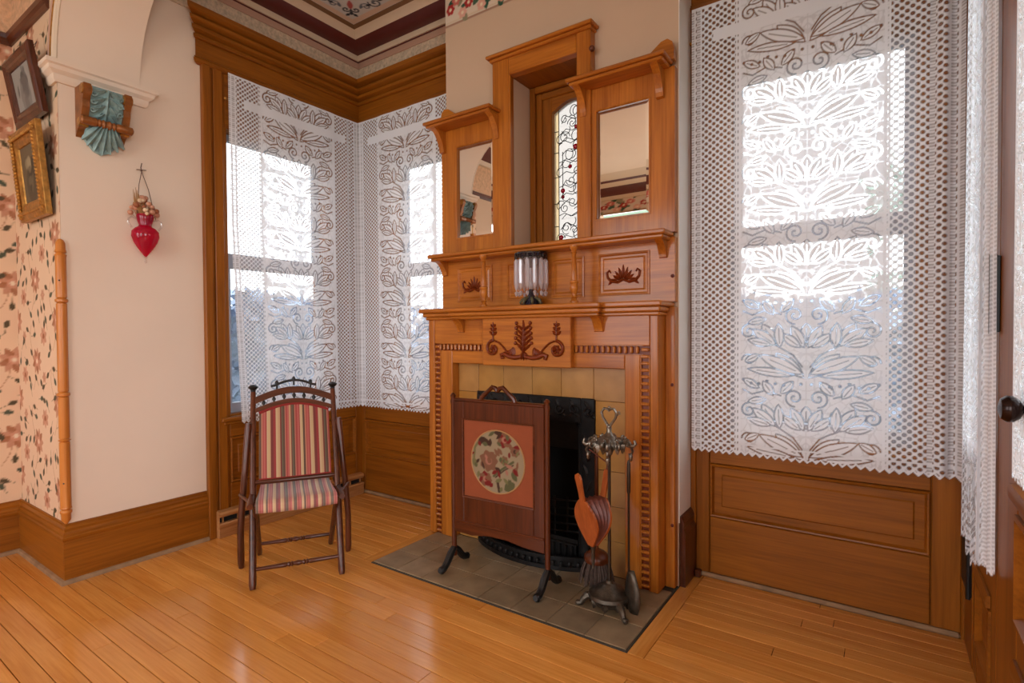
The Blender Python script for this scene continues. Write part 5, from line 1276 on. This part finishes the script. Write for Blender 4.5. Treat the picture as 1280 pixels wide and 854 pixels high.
# ------------------------------------------------------------------ outside
tag(MB().box(-40, 30, -30, 40, -.75, -.65).build('lawn', 'lawn'), 'pale lawn around the house', 'lawn', kind='structure')
def leaf_mass(mb, n, fn, size, rd):
    for _ in range(n):
        c = Vector(fn(rd)); a = Vector((rd.gauss(0, 1), rd.gauss(0, 1), rd.gauss(0, 1))).normalized(); b = a.orthogonal().normalized(); s = size * rd.uniform(.6, 1.4)
        k = len(mb.v); mb.v += [tuple(c + a * s), tuple(c + b * s * .5), tuple(c - a * s), tuple(c - b * s * .5)]; mb.f.append((k, k + 1, k + 2, k + 3))
def raw(mb, name, mat, parent):
    me = bpy.data.meshes.new(name); o = origin_of(parent); me.from_pydata([(p[0] - o.x, p[1] - o.y, p[2] - o.z) for p in mb.v], [], mb.f); me.materials.append(M[mat]); ob = bpy.data.objects.new(name, me); COL.objects.link(ob); ob.parent = parent; return ob
def hedge(loc, lx_, ly_, h, label, seed):
    r = empty('hedge', loc, label, 'hedge', 'garden hedges'); rd = random.Random(seed); x, y, z = loc
    MB().box(x - lx_ / 2 + .1, x + lx_ / 2 - .1, y - ly_ / 2 + .1, y + ly_ / 2 - .1, z, z + h - .12).build('hedge_core', 'hedge_core', r)
    def f(rd):
        k = rd.random()
        zz = z + h * rd.random() ** .7; xx = x + rd.uniform(-lx_ / 2, lx_ / 2); yy = y + rd.uniform(-ly_ / 2, ly_ / 2)
        if k < .35: zz = z + h + rd.uniform(-.15, .16) * (1 + .4 * math.sin(xx * 3.1 + yy * 2.3))
        elif lx_ > ly_: yy = y + (ly_ / 2) * rd.choice((-1, 1)) + rd.uniform(-.06, .06)
        else: xx = x + (lx_ / 2) * rd.choice((-1, 1)) + rd.uniform(-.06, .06)
        return xx, yy, zz
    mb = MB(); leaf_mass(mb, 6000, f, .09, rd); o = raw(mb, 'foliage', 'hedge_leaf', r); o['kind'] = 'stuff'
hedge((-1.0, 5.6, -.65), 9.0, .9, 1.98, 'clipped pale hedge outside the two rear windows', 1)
hedge((-6.2, 1.4, -.65), .9, 7.0, 2.1, 'clipped pale hedge outside the alcove side window', 2)
def tree(loc, h, r, label, seed):
    t = empty('garden_tree', loc, label, 'tree', 'garden trees'); rd = random.Random(seed); x, y, z = loc
    mb = MB().tube([(x, y, z), (x + .1, y, z + h * .3), (x - .05, y + .1, z + h * .6), (x, y, z + h * .85)], [.16, .13, .10, .04], 8)
    for k in range(6):
        a = k * 1.05; mb.tube([(x, y, z + h * (.45 + .06 * k)), (x + r * .5 * math.cos(a), y + r * .5 * math.sin(a), z + h * (.6 + .05 * k)), (x + r * .9 * math.cos(a), y + r * .9 * math.sin(a), z + h * (.68 + .05 * k))], [.06, .04, .015], 6)
    mb.build('trunk', 'bark', t, smooth=True)
    cl = [(rd.gauss(0, r * .5), rd.gauss(0, r * .5), rd.gauss(0, h * .13)) for _ in range(26)]
    def f(rd):
        c = rd.choice(cl); return x + c[0] + rd.gauss(0, r * .18), y + c[1] + rd.gauss(0, r * .18), z + h * .72 + c[2] + rd.gauss(0, r * .16)
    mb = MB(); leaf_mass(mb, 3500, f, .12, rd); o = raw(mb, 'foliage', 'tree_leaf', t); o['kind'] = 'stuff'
tree((1.7, 11.0, -.65), 6.2, 1.5, 'pale leafy tree beyond the hedge outside the wide window', 3)
hs = empty('neighbour_house', (-15, 3.5, -.65), 'cream boarded house seen through the side window lace', 'house')
for k in range(16): MB().box(-16.0, -14.0 + .01 * (k % 2), -.5, 6.0, -.65 + .17 * k, -.65 + .17 * (k + 1) - .01, .01).build('siding_board', 'siding', hs)
MB().prism([(-.8, 2.07), (6.3, 2.07), (2.75, 4.2)], lambda u, v, h: (h, u, v), -16.2, -13.8).build('roof', 'bark', hs)
for y in (.8, 3.2): MB().box(-13.985, -13.96, y, y + .9, .3, 1.6, .01).build('house_window', 'hedge_core', hs)
